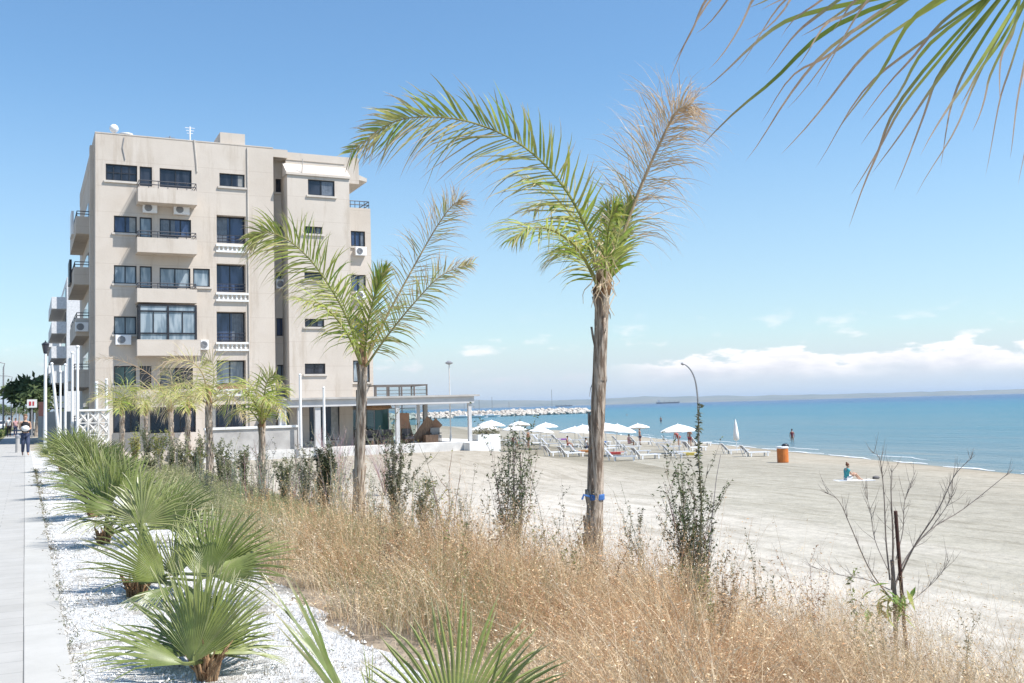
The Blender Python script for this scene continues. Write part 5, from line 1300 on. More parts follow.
simple_palm(gat(122, DF), at(122, 414, DF), .12, .10, [
 dict(p=[(122,415,0),(114,400,-.2),(102,396,-.4),(88,402,-.5)], n=34, L=1.05, droop=1.9, dry=.3, nrm=V((-.4,-.4,.8)), wid=.0425),
 dict(p=[(122,415,0),(118,396,.2),(108,388,.5),(98,390,.8)], n=32, L=1.05, droop=1.7, dry=.25, wid=.0425),
 dict(p=[(122,415,0),(124,396,.0),(128,388,.2),(136,390,.4)], n=32, L=1.05, droop=1.7, dry=.15, wid=.0425),
 dict(p=[(122,415,0),(132,402,-.2),(142,400,-.4),(152,408,-.5)], n=34, L=1.05, droop=1.9, dry=.2, nrm=V((.4,-.4,.8)), wid=.0425),
 dict(p=[(122,415,0),(121,402,-.8),(120,404,-1.4),(119,414,-1.8)], n=32, L=.95, droop=1.9, dry=.1, nrm=V((0,-.6,.8)), wid=.0425),
], 'small low palm in front of the openwork white wall', 10, DF, detail=.9)

for px_, ty, d, sd, lab in ((188,412,38,51,'small palm squeezed between two bigger half dry palms'),(146,414,51,52,'distant small palm between the two palms at the block corner')):
    x_ = px_
    simple_palm(gat(x_, d), at(x_, ty, d), .10, .085, [
     dict(p=[(x_,ty+1,0),(x_-8,ty-14,-.2),(x_-20,ty-18,-.4),(x_-32,ty-8,-.5)], n=34, L=.95, droop=1.9, dry=.3, nrm=V((-.4,-.4,.8)), wid=.042),
     dict(p=[(x_,ty+1,0),(x_+8,ty-14,-.2),(x_+18,ty-17,-.4),(x_+28,ty-6,-.5)], n=34, L=.95, droop=1.9, dry=.35, nrm=V((.4,-.4,.8)), wid=.042),
     dict(p=[(x_,ty+1,0),(x_-3,ty-18,.2),(x_-8,ty-26,.5),(x_-16,ty-26,.8)], n=32, L=.95, droop=1.9, dry=.3, wid=.042),
     dict(p=[(x_,ty+1,0),(x_+4,ty-16,.2),(x_+10,ty-24,.5),(x_+18,ty-24,.8)], n=32, L=.95, droop=1.9, dry=.2, wid=.042),
     dict(p=[(x_,ty+1,0),(x_-1,ty-12,-.8),(x_-2,ty-11,-1.4),(x_-3,ty,-1.8)], n=30, L=.95, droop=1.9, dry=.15, nrm=V((0,-.6,.8)), wid=.042)], lab, sd, d, detail=.9)
# --- palm beside the viewer: trunk out of view, its frond hangs into the corner of the sky
rg = random.Random(31)
baseG = V((5.2, 1.6, ground(5.2, 1.6))); topG = V((5.15, 1.75, 3.05))
pg = thing('palm_tree', 'palm reaching in overhead with long green and brown hanging leaflets against the sky', 'palm tree', baseG, 'young palms planted along the beach edge')
trunk(baseG, topG, .17, .14, rg).build('trunk', MT['bark'], pg, smooth=True)
m = MB(); m.lathe([(.135,-.12),(.16,.0),(.13,.25),(.07,.55),(.02,.8)], topG, 12); m.build('crown_shaft', MT['fibre'], pg, smooth=True)
def big_leaflets(mb, root, tips, rg):
    for (x, y, d, g, w_) in tips:
        a = root(rg); b = at(x, y, d); mid = a.lerp(b, rg.uniform(.45,.62)) + V((rg.uniform(-.03,.03),rg.uniform(-.03,.03),.075*(b-a).length + rg.uniform(-.03,.04))); q3 = mid.lerp(b, .5) + V((rg.uniform(-.025,.025),0,rg.uniform(-.01,.035)))
        C = spline([a, mid, q3, b], 12); ax = (b-a).normalized(); wv = ax.cross(_f).normalized()*.75 + _f*.35
        vs = []; cs = []; dd = rg.random()
        for i, p in enumerate(C):
            t = i/12; ww = w_*.5*math.sin(math.pi*clamp(.12+t*.88))**.6*(1-t*.55)*(1 if t < .99 else .1)
            p = p + V((0,0,.012*math.sin(t*9+dd*6)*t))
            vs += [p-wv*ww, p+wv*ww]
            green = mixc((.17,.24,.045), (.36,.40,.09), dd); c = mixc(green, mixc(BRN, PALE, clamp(.25+.3*dd)), clamp((t-g)*3.0)); cs += [c, c]
        mb.add(vs, [(2*i,2*i+1,2*i+3,2*i+2) for i in range(12)], cs)
# rachis passes above the upper corner of the view
rach = [topG, V((4.6,2.0,3.9)), at(1100,-70,3.5), at(1030,-22,3.05), at(960,-45,2.75), at(860,-80,2.5), at(770,-75,2.3), at(700,-50,2.2)]
mb = MB(); C = spline(rach, 60); mb.tube(C, [lerp(.035,.008,i/60) for i in range(61)], 7, [mixc((.25,.28,.07),(.34,.26,.14),i/60) for i in range(61)])
def near_on(t):
    k = int(clamp(t)*59); return C[k].lerp(C[k+1], .5)
tipsG = [(.50,(702,92),2.9,.55,.034),(.52,(698,150),2.95,.75,.036),(.55,(745,160),3.0,.25,.026),(.52,(835,138),2.95,.70,.036),(.53,(780,158),3.1,.2,.026),(.48,(860,120),2.9,.2,.026),
 (.47,(848,228),3.1,.25,.03),(.46,(893,190),3.0,.30,.03),(.45,(940,165),3.05,.35,.03),(.47,(850,200),3.15,.3,.026),(.44,(920,160),2.9,.5,.034),(.42,(972,134),3.1,.3,.026),(.43,(1000,108),3.0,.2,.03),(.42,(1022,92),2.8,.2,.03),
 (.62,(795,70),2.6,.15,.022),(.64,(765,70),2.55,.2,.022),(.70,(745,40),2.5,.1,.02),(.66,(760,15),2.6,.2,.02),(.78,(672,60),2.4,.0,.018),(.80,(695,32),2.4,.1,.018),(.84,(668,80),2.4,.0,.016),(.74,(708,70),2.5,.1,.02),
 (.49,(745,5),2.7,.85,.036),(.50,(800,40),2.9,.6,.03),(.40,(1040,150),3.0,.3,.03),(.41,(1010,160),3.2,.1,.024),(.46,(870,180),3.0,.35,.028),(.60,(830,30),2.7,.3,.026),(.58,(785,110),2.8,.1,.02),(.48,(815,165),3.0,.15,.022),(.56,(760,120),2.9,.12,.02),(.39,(1018,190),3.2,.1,.022),(.41,(985,175),3.15,.15,.022),(.44,(915,200),3.1,.2,.022),(.62,(815,95),2.7,.1,.018),(.66,(780,40),2.6,.1,.018),(.69,(735,70),2.6,.1,.016),(.46,(860,150),3.0,.5,.03),(.43,(960,110),3.0,.55,.03)]
for t, (x, y), d, g, w_ in tipsG: big_leaflets(mb, lambda r: near_on(t + r.uniform(-.015,.015)), [(x, y, d, g*.85, w_*.62)], rg)
mb.build('frond', MT['leaf'], pg)
for k, (a, e) in enumerate(((20,.5),(-40,.5),(-80,.3))):
    u = V((math.cos(R(a)), math.sin(R(a)), 0)); pts = [topG, topG+u*.5+V((0,0,.9)), topG+u*1.3+V((0,0,1.25)), topG+u*2.1+V((0,0,.9)), topG+u*2.6+V((0,0,e-.1))]
    if u.x < 0 and u.y > 0.2: continue
    frond(pts, .75, 40, rg, (0,0,1), dry=.2, droop=1.2, wid=.035, wind=.3).build('frond', MT['leaf'], pg)

# ------------------------------------------------------------------ fan palms in the gravel
FG = [(.13,.18,.042),(.175,.22,.055),(.24,.28,.08)]
def fan_leaf(mb, hub, tip, nrm, base, rg, span=105, nseg=24, droop=.12, dry=.0, cup=.12, wmul=1.0):
    nseg = int(nseg*1.3); span *= .86
    A = (tip-hub)*1.07; Rr = A.length; A.normalize(); nrm = V(nrm); nrm = (nrm - A*nrm.dot(A)); nrm = nrm.normalized() if nrm.length > .05 else A.orthogonal().normalized()
    B = nrm.cross(A); g0 = FG[rg.randrange(3)]
    def P(r, th, n_=0.0):
        q = hub + (A*math.cos(th)+B*math.sin(th))*r*Rr + nrm*(n_ - cup*Rr*(math.sin(th)**2)*r + .05*Rr*r)
        q.z -= droop*Rr*max(0,r-.45)**1.5*1.6
        return q
    dth = R(span)*2/nseg
    for i in range(nseg):
        th = -R(span) + dth*(i+.5); le = (1-.28*(abs(th)/R(span))**2)*rg.uniform(.92,1.04)
        fold = .013*Rr*wmul; vs = []; cs = []; bend = rg.uniform(-.13,.13); nb = rg.gauss(0,.07)*Rr; tdr = rg.choice((.1,.4,.8,2.2)); dr = clamp(dry+rg.gauss(0,.08)); tipd = rg.uniform(.0,.12)
        prof = ((.0,1.0,0),(.16,1.0,.6),(.34,1.0,1),(.46,.80,1),(.63,.52,.8),(.83,.27,.5),(1.0,.03,.1))
        for r, w_, fo in prof:
            r2 = r*le; t_ = th + bend*max(0,r-.5); hw = dth*.5*w_*.98
            k_ = nb*max(0,r-.4)*1.6; vs += [P(r2,t_-hw,k_), P(r2,t_,k_+fold*fo*(r if r<.5 else .5)*2), P(r2,t_+hw,k_)]
            if r > .7: 
                for q in (-3,-2,-1): vs[q] = vs[q] + V((0,0,-.16*Rr*(r-.7)*tdr))
            c = mixc(mixc(g0, (.24,.26,.10), clamp(.25*r+rg.uniform(-.05,.1))), (.52,.44,.28), clamp(dr + clamp((r-.93+tipd)*6)))
            cs += [c]*3
        fs = []
        for k in range(len(prof)-1):
            o = 3*k; fs += [(o,o+1,o+4,o+3),(o+1,o+2,o+5,o+4)]
        mb.add(vs, fs, cs)
    mb.tube(spline([base, base.lerp(hub,.5)+V((0,0,.05*(hub-base).length)), hub, hub+A*Rr*.12], 10), [.013]*4+[.011]*4+[.008,.006,.004], 5, (.22,.25,.09))
def fan_palm(base, leaves, label, seed, extra=5, er=(.35,.55), stub=(.075,.16)):
    rg = random.Random(seed); r = thing('fan_palm', label, 'fan palm', base, 'fan palms along the gravel bed')
    m = MB(); vs = []; nn = 14
    for k, (rr_, z) in enumerate(((.9,-.1),(1.0,.0),(.95,.3),(.75,.65),(.45,1.0),(.1,1.1))):
        for j in range(nn):
            q = 2*math.pi*j/nn; kk = 1+.28*mnoise.noise(V((math.cos(q)*2.2+seed, math.sin(q)*2.2, z*3))); vs.append(base+V((math.cos(q)*rr_*stub[0]*kk, math.sin(q)*rr_*stub[0]*kk, z*stub[1] if z > 0 else z)))
    m.add(vs, [(i*nn+j,i*nn+(j+1)%nn,(i+1)*nn+(j+1)%nn,(i+1)*nn+j) for i in range(5) for j in range(nn)])
    for i in range(34):      # ragged leaf bases and loose fibre
        q = rg.uniform(0,6.28); u = V((math.cos(q),math.sin(q),0)); s_ = V((-u.y,u.x,0)); z0 = rg.uniform(0,.6)*stub[1]; h = rg.uniform(.05,.20); o = stub[0]*rg.uniform(.7,.95)
        w_ = rg.uniform(.008,.022); tipp = base+u*(o+rg.uniform(.02,.10))+s_*rg.uniform(-.04,.04)+V((0,0,z0+h))
        m.tube([base+u*o+V((0,0,z0)), base+u*(o+.02)+V((0,0,z0+h*.5)), tipp], [w_,w_*.7,.002], 4)
    m.build('trunk', MT['fibre'], r)
    top = base+V((0,0,stub[1]*.75))
    for hub, tip, nrm, kw in leaves:
        lb = MB(); fan_leaf(lb, hub, tip, nrm, top, rg, **kw); lb.build('leaf', MT['fan'], r)
    for i in range(extra):
        q = 2*math.pi*(i+rg.uniform(-.3,.3))/max(extra,1); e = R(rg.uniform(30,78)); u = V((math.cos(q)*math.cos(e), math.sin(q)*math.cos(e), math.sin(e)))
        pl = rg.uniform(*er); hub = top+u*pl; A = (u + V((0,0,-.25))).normalized(); Rr = rg.uniform(.45,.62)
        n_ = V((0,0,1)) - u*u.z; n_ = (n_ + V((rg.uniform(-.4,.4),rg.uniform(-.4,.4),0)))
        lb = MB(); fan_leaf(lb, hub, hub+A*Rr, n_, top, rg, span=rg.uniform(80,115), droop=rg.uniform(.1,.3), dry=rg.choice((0,0,.06,.2))); lb.build('leaf', MT['fan'], r)
    return r
def LF(hx, hy, tx, ty, d, dt=0.0, nrm=None, **kw): return (at(hx,hy,d), at(tx,ty,d+dt), nrm if nrm is not None else CAMN, kw)
UP = V((0,0,1))
def G0(px_, d):
    p = gat(px_, d); return p
fan_palm(G0(208,5.6), [LF(193,663,206,552,5.5,.12, CAMN*.8+UP*.25+V((-.2,0,0)), span=68, nseg=24, cup=.10, droop=.05),
    LF(186,664,80,634,5.45,-.12, UP*.9+CAMN*.25, span=42, nseg=14), LF(212,654,262,640,5.6,.5, UP*.9+CAMN*.2, span=60, nseg=18),
    LF(202,656,152,596,5.75,.5, CAMN*.35+UP*.8, span=60, nseg=18), LF(216,655,256,584,5.8,.45, CAMN*.45+UP*.3+V((.7,0,0)), span=65, nseg=20), LF(198,660,236,562,5.6,.3, CAMN*.8+V((.4,0,.2)), span=60, nseg=20), LF(206,660,176,570,5.65,.35, CAMN*.7+V((-.5,0,.2)), span=55, nseg=18)],
    'front fan palm with a broad upright leaf and brown hairy stub in the gravel', 41, 0, stub=(.055,.15))
fan_palm(G0(137,8.3), [LF(166,582,92,520,8.1,-.1, CAMN*.3+UP*.9+V((-.4,0,0)), span=50, nseg=20), LF(210,574,248,500,7.9,.15, CAMN*.8+UP*.3, span=85, nseg=28, cup=.1),
    LF(212,576,298,548,7.8,.1, CAMN*.45+UP*.7, span=55, nseg=20), LF(158,580,128,488,8.5,.4, CAMN*.3+V((.9,0,.2)), span=60, nseg=18), LF(190,588,212,636,7.9,-.3, UP*.7+CAMN*.5, span=50, nseg=16, droop=.25),
    LF(172,586,124,612,8.0,-.4, UP*.9+CAMN*.2, span=45, nseg=14, droop=.3), LF(176,578,190,505,8.4,.5, CAMN*.7+V((-.5,0,.3)), span=60, nseg=20), LF(200,580,232,506,8.2,.4, CAMN*.8, span=70, nseg=22)],
    'fan palm with two wide overlapping leaves, second along the gravel from the viewer', 42, 1, stub=(.07,.15))
fan_palm(G0(104,11.8), [LF(163,527,221,482,11.3,.1, CAMN*.85+UP*.4, span=72, nseg=26, droop=.2), LF(144,520,152,462,11.5,.1, CAMN*.25+V((.95,0,.1)), span=85, nseg=22), LF(120,515,52,484,11.6,-.1, UP*.85+CAMN*.35, span=48, nseg=18),
    LF(112,505,92,448,11.9,.2, CAMN*.5+UP*.5+V((-.5,0,0)), span=60, nseg=22), LF(112,522,66,524,11.6,-.4, UP*.9+CAMN*.2, span=45, nseg=16, droop=.3), LF(128,508,140,450,12,.5, CAMN*.5+V((.5,0,.3)), span=60, nseg=20), LF(106,515,80,462,11.7,.1, UP*.7+V((-.6,-.2,0)), span=50, nseg=18), LF(150,530,190,478,11.6,.4, CAMN*.7+UP*.4, span=70, nseg=22)],
    'fan palm with one leaf spread flat towards the viewer, third along the gravel', 43, 1, stub=(.07,.15))
fan_palm(G0(93,15.0), [LF(96,488,66,440,14.8,0, CAMN*.4+UP*.7+V((-.3,0,0)), span=58, nseg=22), LF(105,486,138,440,14.9,.2, CAMN*.5+UP*.5+V((.4,0,0)), span=62, nseg=22), LF(90,492,42,470,14.6,-.2, UP*.85+CAMN*.3, span=50, nseg=18), LF(98,484,94,436,15,.2, CAMN*.5+V((.6,0,.2)), span=62, nseg=22), LF(100,490,122,462,14.7,-.2, UP*.8+CAMN*.4, span=55, nseg=18)],
    'fan palm fourth along the gravel, crowding the one before it', 44, 3)
fan_palm(G0(86,18.5), [LF(82,462,50,428,18.2,0, CAMN*.4+UP*.6+V((-.3,0,0)), span=60, nseg=22), LF(88,460,95,424,18.5,.1, CAMN*.6+V((.6,0,.2)), span=65, nseg=22), LF(84,464,124,446,18.3,0, CAMN*.4+UP*.8, span=55, nseg=20), LF(80,460,72,424,18.6,.2, CAMN*.6+V((-.6,0,.2)), span=60, nseg=20)],
    'tall dense fan palm fifth along the gravel, before the flagpoles', 45, 7, er=(.5,.75))
fan_palm(G0(72,22.5), [LF(66,450,44,428,22.2,0, CAMN*.5+UP*.6, span=60, nseg=18), LF(70,448,78,424,22.3,0, CAMN*.6+V((.6,0,.2)), span=65, nseg=18)], 'fan palm sixth along the gravel bed', 46, 9, er=(.45,.65))
fan_palm(G0(62,28), [], 'farthest fan palm in the gravel, by the lantern post', 47, 12, er=(.45,.65))
bF = V((1.15, 3.85, 0.0))
fan_palm(bF, [LF(380,760,268,588,4.0,.1, V((.75,-.25,.35)), span=30, nseg=10, wmul=1.2, droop=.03), LF(455,730,470,594,4.05,.15, CAMN*.85+UP*.2+V((.25,0,0)), span=92, nseg=26, cup=.1, droop=.04), LF(470,735,560,640,4.0,.0, UP*.5+CAMN*.6, span=30, nseg=10),
    LF(372,760,362,640,4.1,.3, V((.9,-.2,.2)), span=14, nseg=6)], 'fan palm at the viewer feet, only its upper leaf tips showing', 48, 0)

# ------------------------------------------------------------------ saplings, weeds, shrubs
def sapling(name, label, cat, base, height, seed, stems=6, spread=.16, leaf=0, leafsize=.05, lcol=((.10,.13,.05),(.17,.19,.09),(.22,.21,.13)), scol=(.22,.18,.15), rad=.010, lean=V((0,0,0)), twig=5, leafband=(.1,.95), group=None, wob=.05):
    leaf = int(leaf*2.6); leafsize *= .66; stems = int(stems*1.5); rad *= .8
    rg = random.Random(seed); r = thing(name, label, cat, base, group)
    m = MB(); fol = MB()
    for s in range(stems):
        q = rg.uniform(0,6.28); u = V((math.cos(q),math.sin(q),0)); h = height*rg.uniform(.62,1.0) if s else height
        P = [base+u*.03+V((0,0,-.1))]; cur = P[0].copy(); k = 9; dirn = V((0,0,1))
        for i in range(k):
            dirn = (dirn + u*spread*.22*rg.uniform(.3,1.5) + lean*.12 + V((rg.gauss(0,1),rg.gauss(0,1),0))*wob).normalized(); cur = cur + dirn*(h+.1)/k; P.append(cur.copy())
        c = tuple(x*rg.uniform(.75,1.35) for x in scol)
        rr = rad*rg.uniform(.7,1.1); m.tube(P, [lerp(rr, rr*.25, i/k) for i in range(k+1)], 5, c)
        for t in range(twig):
            i = rg.randrange(2, k); a = P[i].lerp(P[min(i+1,k)], rg.random()); q2 = rg.uniform(0,6.28); d = (V((math.cos(q2),math.sin(q2),rg.uniform(.8,2.2)))).normalized(); ln = height*rg.uniform(.08,.24)
            T = [a, a+d*ln*.5, a+d*ln+V((0,0,ln*.15))]; m.tube(T, [rr*.45,rr*.3,rr*.12], 4, c)
            P2 = T
            if leaf:
                for z in range(int(leaf*.25)): _leafq(fol, T[0].lerp(T[2], rg.random()), rg, leafsize, lcol)
        for z in range(leaf):
            t = rg.uniform(*leafband)*k; i = min(int(t), k-1); _leafq(fol, P[i].lerp(P[i+1], t-i)+V((rg.gauss(0,1),rg.gauss(0,1),rg.gauss(0,1)))*.012, rg, leafsize, lcol)
    m.build('stem', MT['stem'], r)
    if fol.v: fol.build('foliage', MT['grass'], r)
    return r
def _leafq(mb, p, rg, size, cols):
    d = V((rg.uniform(-1,1),rg.uniform(-1,1),rg.uniform(-.5,.9))).normalized(); q = d.orthogonal().normalized(); a = rg.uniform(0,6.28); q = (q*math.cos(a)+d.cross(q)*math.sin(a)); s = size*rg.uniform(.55,1.35); c = cols[rg.randrange(len(cols))]; k = rg.uniform(.75,1.25); c = tuple(x*k for x in c)
    mb.add([p, p+d*s*.45+q*s*.2, p+d*s+V((0,0,-.15*s)), p+d*s*.45-q*s*.2], [(0,1,2,3)], c)
GY = ((.15,.16,.10),(.22,.21,.15),(.11,.13,.06))
def topz(px_, py_, d): return at(px_, py_, d).z
def sap(px_, top_py, d, **kw):
    b = gat(px_, d); return dict(base=b, height=topz(px_, top_py, d)-b.z, **kw)
sg = 'staked saplings along the beach edge'
sapling('sapling', 'dark leafy columnar sapling between the two bigger palms', 'sapling', seed=1, stems=10, spread=.025, leaf=95, leafsize=.10, lcol=((.06,.075,.035),(.10,.11,.06),(.15,.15,.10)), group=sg, **sap(326,452,20))
sapling('sapling', 'grey green bushy sapling just past the palm with spreading fronds', 'sapling', seed=2, stems=10, spread=.04, leaf=60, leafsize=.075, lcol=GY, group=sg, **sap(396,430,18.3))
sapling('sapling', 'nearly bare sapling with a few yellow leaves', 'sapling', seed=3, stems=4, spread=.22, leaf=3, leafsize=.10, lcol=((.45,.36,.05),(.30,.30,.06)), group=sg, rad=.016, **sap(450,446,16.5))
sapling('sapling', 'broad sapling of many grey stems with small green leaves at its heart', 'sapling', seed=4, stems=16, spread=.07, leaf=26, leafsize=.07, lcol=((.08,.12,.04),(.14,.17,.07),(.20,.19,.14)), leafband=(.15,.85), group=sg, twig=7, **sap(514,430,14.6))
sapling('sapling', 'densest sapling with dark green lower leaves and twiggy top', 'sapling', seed=5, stems=20, spread=.04, leaf=34, leafsize=.055, lcol=((.07,.11,.035),(.13,.16,.07),(.20,.19,.14)), leafband=(.12,.8), group=sg, twig=7, **sap(698,452,10.6))
def mullein():
    d = 10.4; b = gat(694, d); r = thing('tall_weed', 'tallest leafy weed stalk rising straight above the densest sapling', 'weed', b)
    P = [b, at(701,520,d), at(700,480,d), at(698,440,d+.05), at(699.5,403,d)]
    m = MB(); m.tube(spline(P,30), [lerp(.012,.004,i/30) for i in range(31)], 5, (.19,.18,.11)); m.build('stem', MT['stem'], r)
    f = MB(); rg = random.Random(3); C = spline(P,60)
    for i in range(230):
        k = rg.randrange(12,60); _leafq(f, C[k], rg, .05, GY)
    f.build('foliage', MT['grass'], r)
mullein()
for i, (px_, ty, d, st, lf, lab) in enumerate(((557,455,13.2,2,26,'thin dark weed stalk rising close beside the tallest palm trunk'),(580,505,12.4,2,20,'short weed sprig at the foot of the tallest palm trunk'),(619,525,11.6,2,26,'short dark weed sprig first past the tallest palm trunk'),(640,505,11.2,3,30,'leafier weed sprig second past the tallest palm trunk'),(655,478,11.0,2,22,'slim tall weed stalk next to the densest sapling'),(765,532,9.6,3,24,'single weed spike on open sand past the densest sapling'),
        (966,625,8.8,4,20,'low branching weed at the sandy edge of the dry grass'),(536,530,13.5,3,18,'short grey weed sprig beside the broad many stemmed sapling'),(740,560,9.8,3,22,'weed sprig half sunk in dry grass past the densest sapling'),(815,560,9.0,4,18,'reddish branching weed standing in the dry grass before the bare tree'))):
    sapling('weed', lab, 'weed', seed=60+i, stems=st, spread=.10, leaf=lf, leafsize=.045, lcol=GY if i not in (9,) else ((.35,.20,.12),(.42,.28,.17)), scol=(.20,.17,.12), rad=.007, group='tall weeds in the dry grass', twig=5, **sap(px_,ty,d))
rg = random.Random(88)
for i in range(26):
    px_ = rg.uniform(380,940); d = rg.uniform(7.2,11.5); b = gat(px_, d)
    if not 2.6 < b.x < 8.3: continue
    hh = rg.uniform(.55,1.0); sapling('weed', 'small dark weed sprig standing among the straw coloured dry grass', 'weed', b, hh, 400+i, stems=rg.randint(2,3), spread=.10, leaf=rg.choice((8,14,22)), leafsize=.05, lcol=rg.choice((GY, ((.16,.20,.07),(.24,.27,.10)), ((.34,.22,.13),(.40,.30,.19)))), scol=(.20,.17,.12), rad=.006, group='weed sprigs among the dry grass', twig=5)
rg = random.Random(77)
for i in range(110):
    px_ = rg.uniform(140,350) if i < 88 else rg.uniform(355,470); d = rg.uniform(17.0,27) if i < 88 else rg.uniform(15.5,18); ty = rg.uniform(434,486) if i < 88 else rg.uniform(470,512)
    if abs(px_-357) < 9: px_ += 18
    sapling('weed_stalk', 'grey dried weed stalk in the thicket round the smaller palm trunks', 'weed', seed=200+i, stems=rg.randint(1,3), spread=.08, leaf=rg.choice((8,16,24)), leafsize=.06, lcol=((.26,.25,.19),(.20,.21,.13),(.33,.30,.23)), scol=(.27,.25,.20), rad=.010, group='grey weed stalks between the palm trunks', twig=4, **sap(px_,ty,d))
for i, (px_, ty, d, lab) in enumerate(((135,432,37,'yellow green bush before the openwork white wall'),(158,428,33,'yellowing bush at the foot of the palm with the long dry frond'),(183,436,31,'grey green bush between the two half dry palms'),(196,448,27,'thin yellowish bush before the low terrace wall'),(232,455,26,'dark upright bush beside the short round palm'),(120,452,27,'straggling bush behind the fan palms'),(150,456,24,'pale dry bush behind the fan palm leaves'))):
    sapling('shrub', lab, 'shrub', seed=90+i, stems=9, spread=.16, leaf=13, leafsize=.13, lcol=((.34,.34,.10),(.42,.38,.14),(.24,.27,.10)) if i in (0,1,3) else ((.20,.22,.11),(.28,.27,.17),(.36,.34,.24)), twig=8, scol=(.30,.27,.23), group='bushes before the terrace', **sap(px_,ty,d))
for px_, ty, d, lab in ((338,424,44,'feathery bare pinkish bush at the edge of the terrace under the pavilion'),(385,428,45,'small bare twiggy bush below the pavilion beside the palm')):
    sapling('bare_bush', lab, 'shrub', seed=int(px_), stems=22, spread=.42, leaf=0, scol=(.40,.31,.28), rad=.014, twig=9, **sap(px_,ty,d))
for i, (px_, ty, d, lab) in enumerate(((147,424,34,'slim upright bush farthest from the viewer, before the ground floor windows'),(172,440,29,'slim grey green bush beside the palm with the long dry frond'),(198,436,29,'slim upright bush between the half dry palm and the beige block'),(222,440,25,'slim leafy sapling before the end of the low terrace wall'),(244,446,23,'dark slim sapling hard by the short round palm'),(284,452,21,'slim sapling before the middle of the low terrace wall'),(304,448,20.5,'tall slim twiggy sapling before the pavilion end of the low terrace wall'),(424,470,17,'short slim sapling between the bushy one and the nearly bare one'))):
    sapling('sapling', lab, 'sapling', seed=300+i, stems=7, spread=.03, leaf=34, leafsize=.085, lcol=((.14,.17,.07),(.22,.23,.12),(.30,.28,.19)), scol=(.26,.235,.2), group=sg, **sap(px_,ty,d))
# bare tree with its stake at the sandy edge
def bare_tree():
    d = 9.2; b = gat(897, d); r = thing('bare_tree', 'bare grey sapling with forked twigs and one tuft of green leaves', 'tree', b)
    m = MB(); rg = random.Random(17); col = (.25,.215,.195)
    def br(pts, r0, r1=.002, dz=0.0):
        P = spline([at(x,y,d+(q if len(pp)>2 else 0)) for pp in pts for x,y,q in [(pp[0],pp[1],pp[2] if len(pp)>2 else 0)]], 18)
        m.tube(P, [lerp(r0*.72,r1*.8,i/18) for i in range(19)], 5, col)
        for k in range(17):
            i = rg.randrange(4,18); a = P[i]; T = (P[i+1]-P[i]).normalized(); s = (T + V((rg.uniform(-.9,.9),rg.uniform(-.9,.9),rg.uniform(-.1,.8)))).normalized(); ln = rg.uniform(.06,.24); e1 = a+s*ln; m.tube([a,a+s*ln*.6,e1+V((0,0,.03))], [r1*1.3,r1*.9,r1*.4], 4, col)
            if k % 2: s2 = (s+V((rg.uniform(-.8,.8),rg.uniform(-.8,.8),rg.uniform(0,.7)))).normalized(); m.tube([a+s*ln*.55, a+s*ln*.55+s2*ln*.5], [r1*.8,r1*.35], 4, col)
    m.tube([b+V((0,0,-.1)), at(895,600,d), at(892,560,d)], [.024,.020,.017], 6, col)
    br([(892,590),(893,540),(891,490),(892,465)], .016)
    br([(890,580),(886,540),(884,495),(880,460),(872,452)], .012)
    br([(894,590),(905,560,.1),(930,530,.2),(962,510,.3),(1000,480,.35),(1012,470,.35)], .014)
    br([(898,580),(915,545,-.1),(938,510,-.2),(955,475,-.25),(975,455,-.3)], .013)
    br([(892,600),(870,570,-.1),(850,525,-.2),(838,500,-.2),(820,490,-.2)], .010)
    br([(890,590),(868,580,.15),(840,575,.3),(815,568,.4)], .007)
    br([(896,560),(903,530,.1),(905,500,.1),(916,470,.2)], .008)
    br([(930,530,.2),(950,500,.2),(952,480,.2)], .006)
    br([(888,570),(875,540,.2),(870,510,.3),(862,480,.3)], .006)
    br([(900,610),(925,590,.1),(940,575,.1),(950,560,.1)], .005)
    m.build('branches', MT['stem'], r)
    f = MB()
    for k in range(46):
        p = at(rg.gauss(889,9), rg.gauss(602,8), d-.05+rg.uniform(-.12,.12)); s = rg.uniform(.12,.22); dd = V((rg.uniform(-1,1),rg.uniform(-1,1),rg.uniform(-.9,.2))).normalized(); q = dd.cross(V((0,0,1))).normalized(); c = rg.choice(((.16,.27,.05),(.22,.33,.07),(.33,.36,.08)))
        f.add([p,p+dd*s*.4+q*s*.15,p+dd*s+V((0,0,-.03)),p+dd*s*.4-q*s*.15], [(0,1,2,3)], c)
    f.build('foliage', MT['leaf'], r)
    st = thing('plant_stake', 'thin rusty brown stake leaning beside the bare grey sapling', 'stake', gat(912,9.25))
    m = MB(); m.tube([gat(912,9.25)+V((0,0,-.2)), at(895.5,511,9.15)], .017, 6); m.build('rod', MT['rust'], st)
bare_tree()
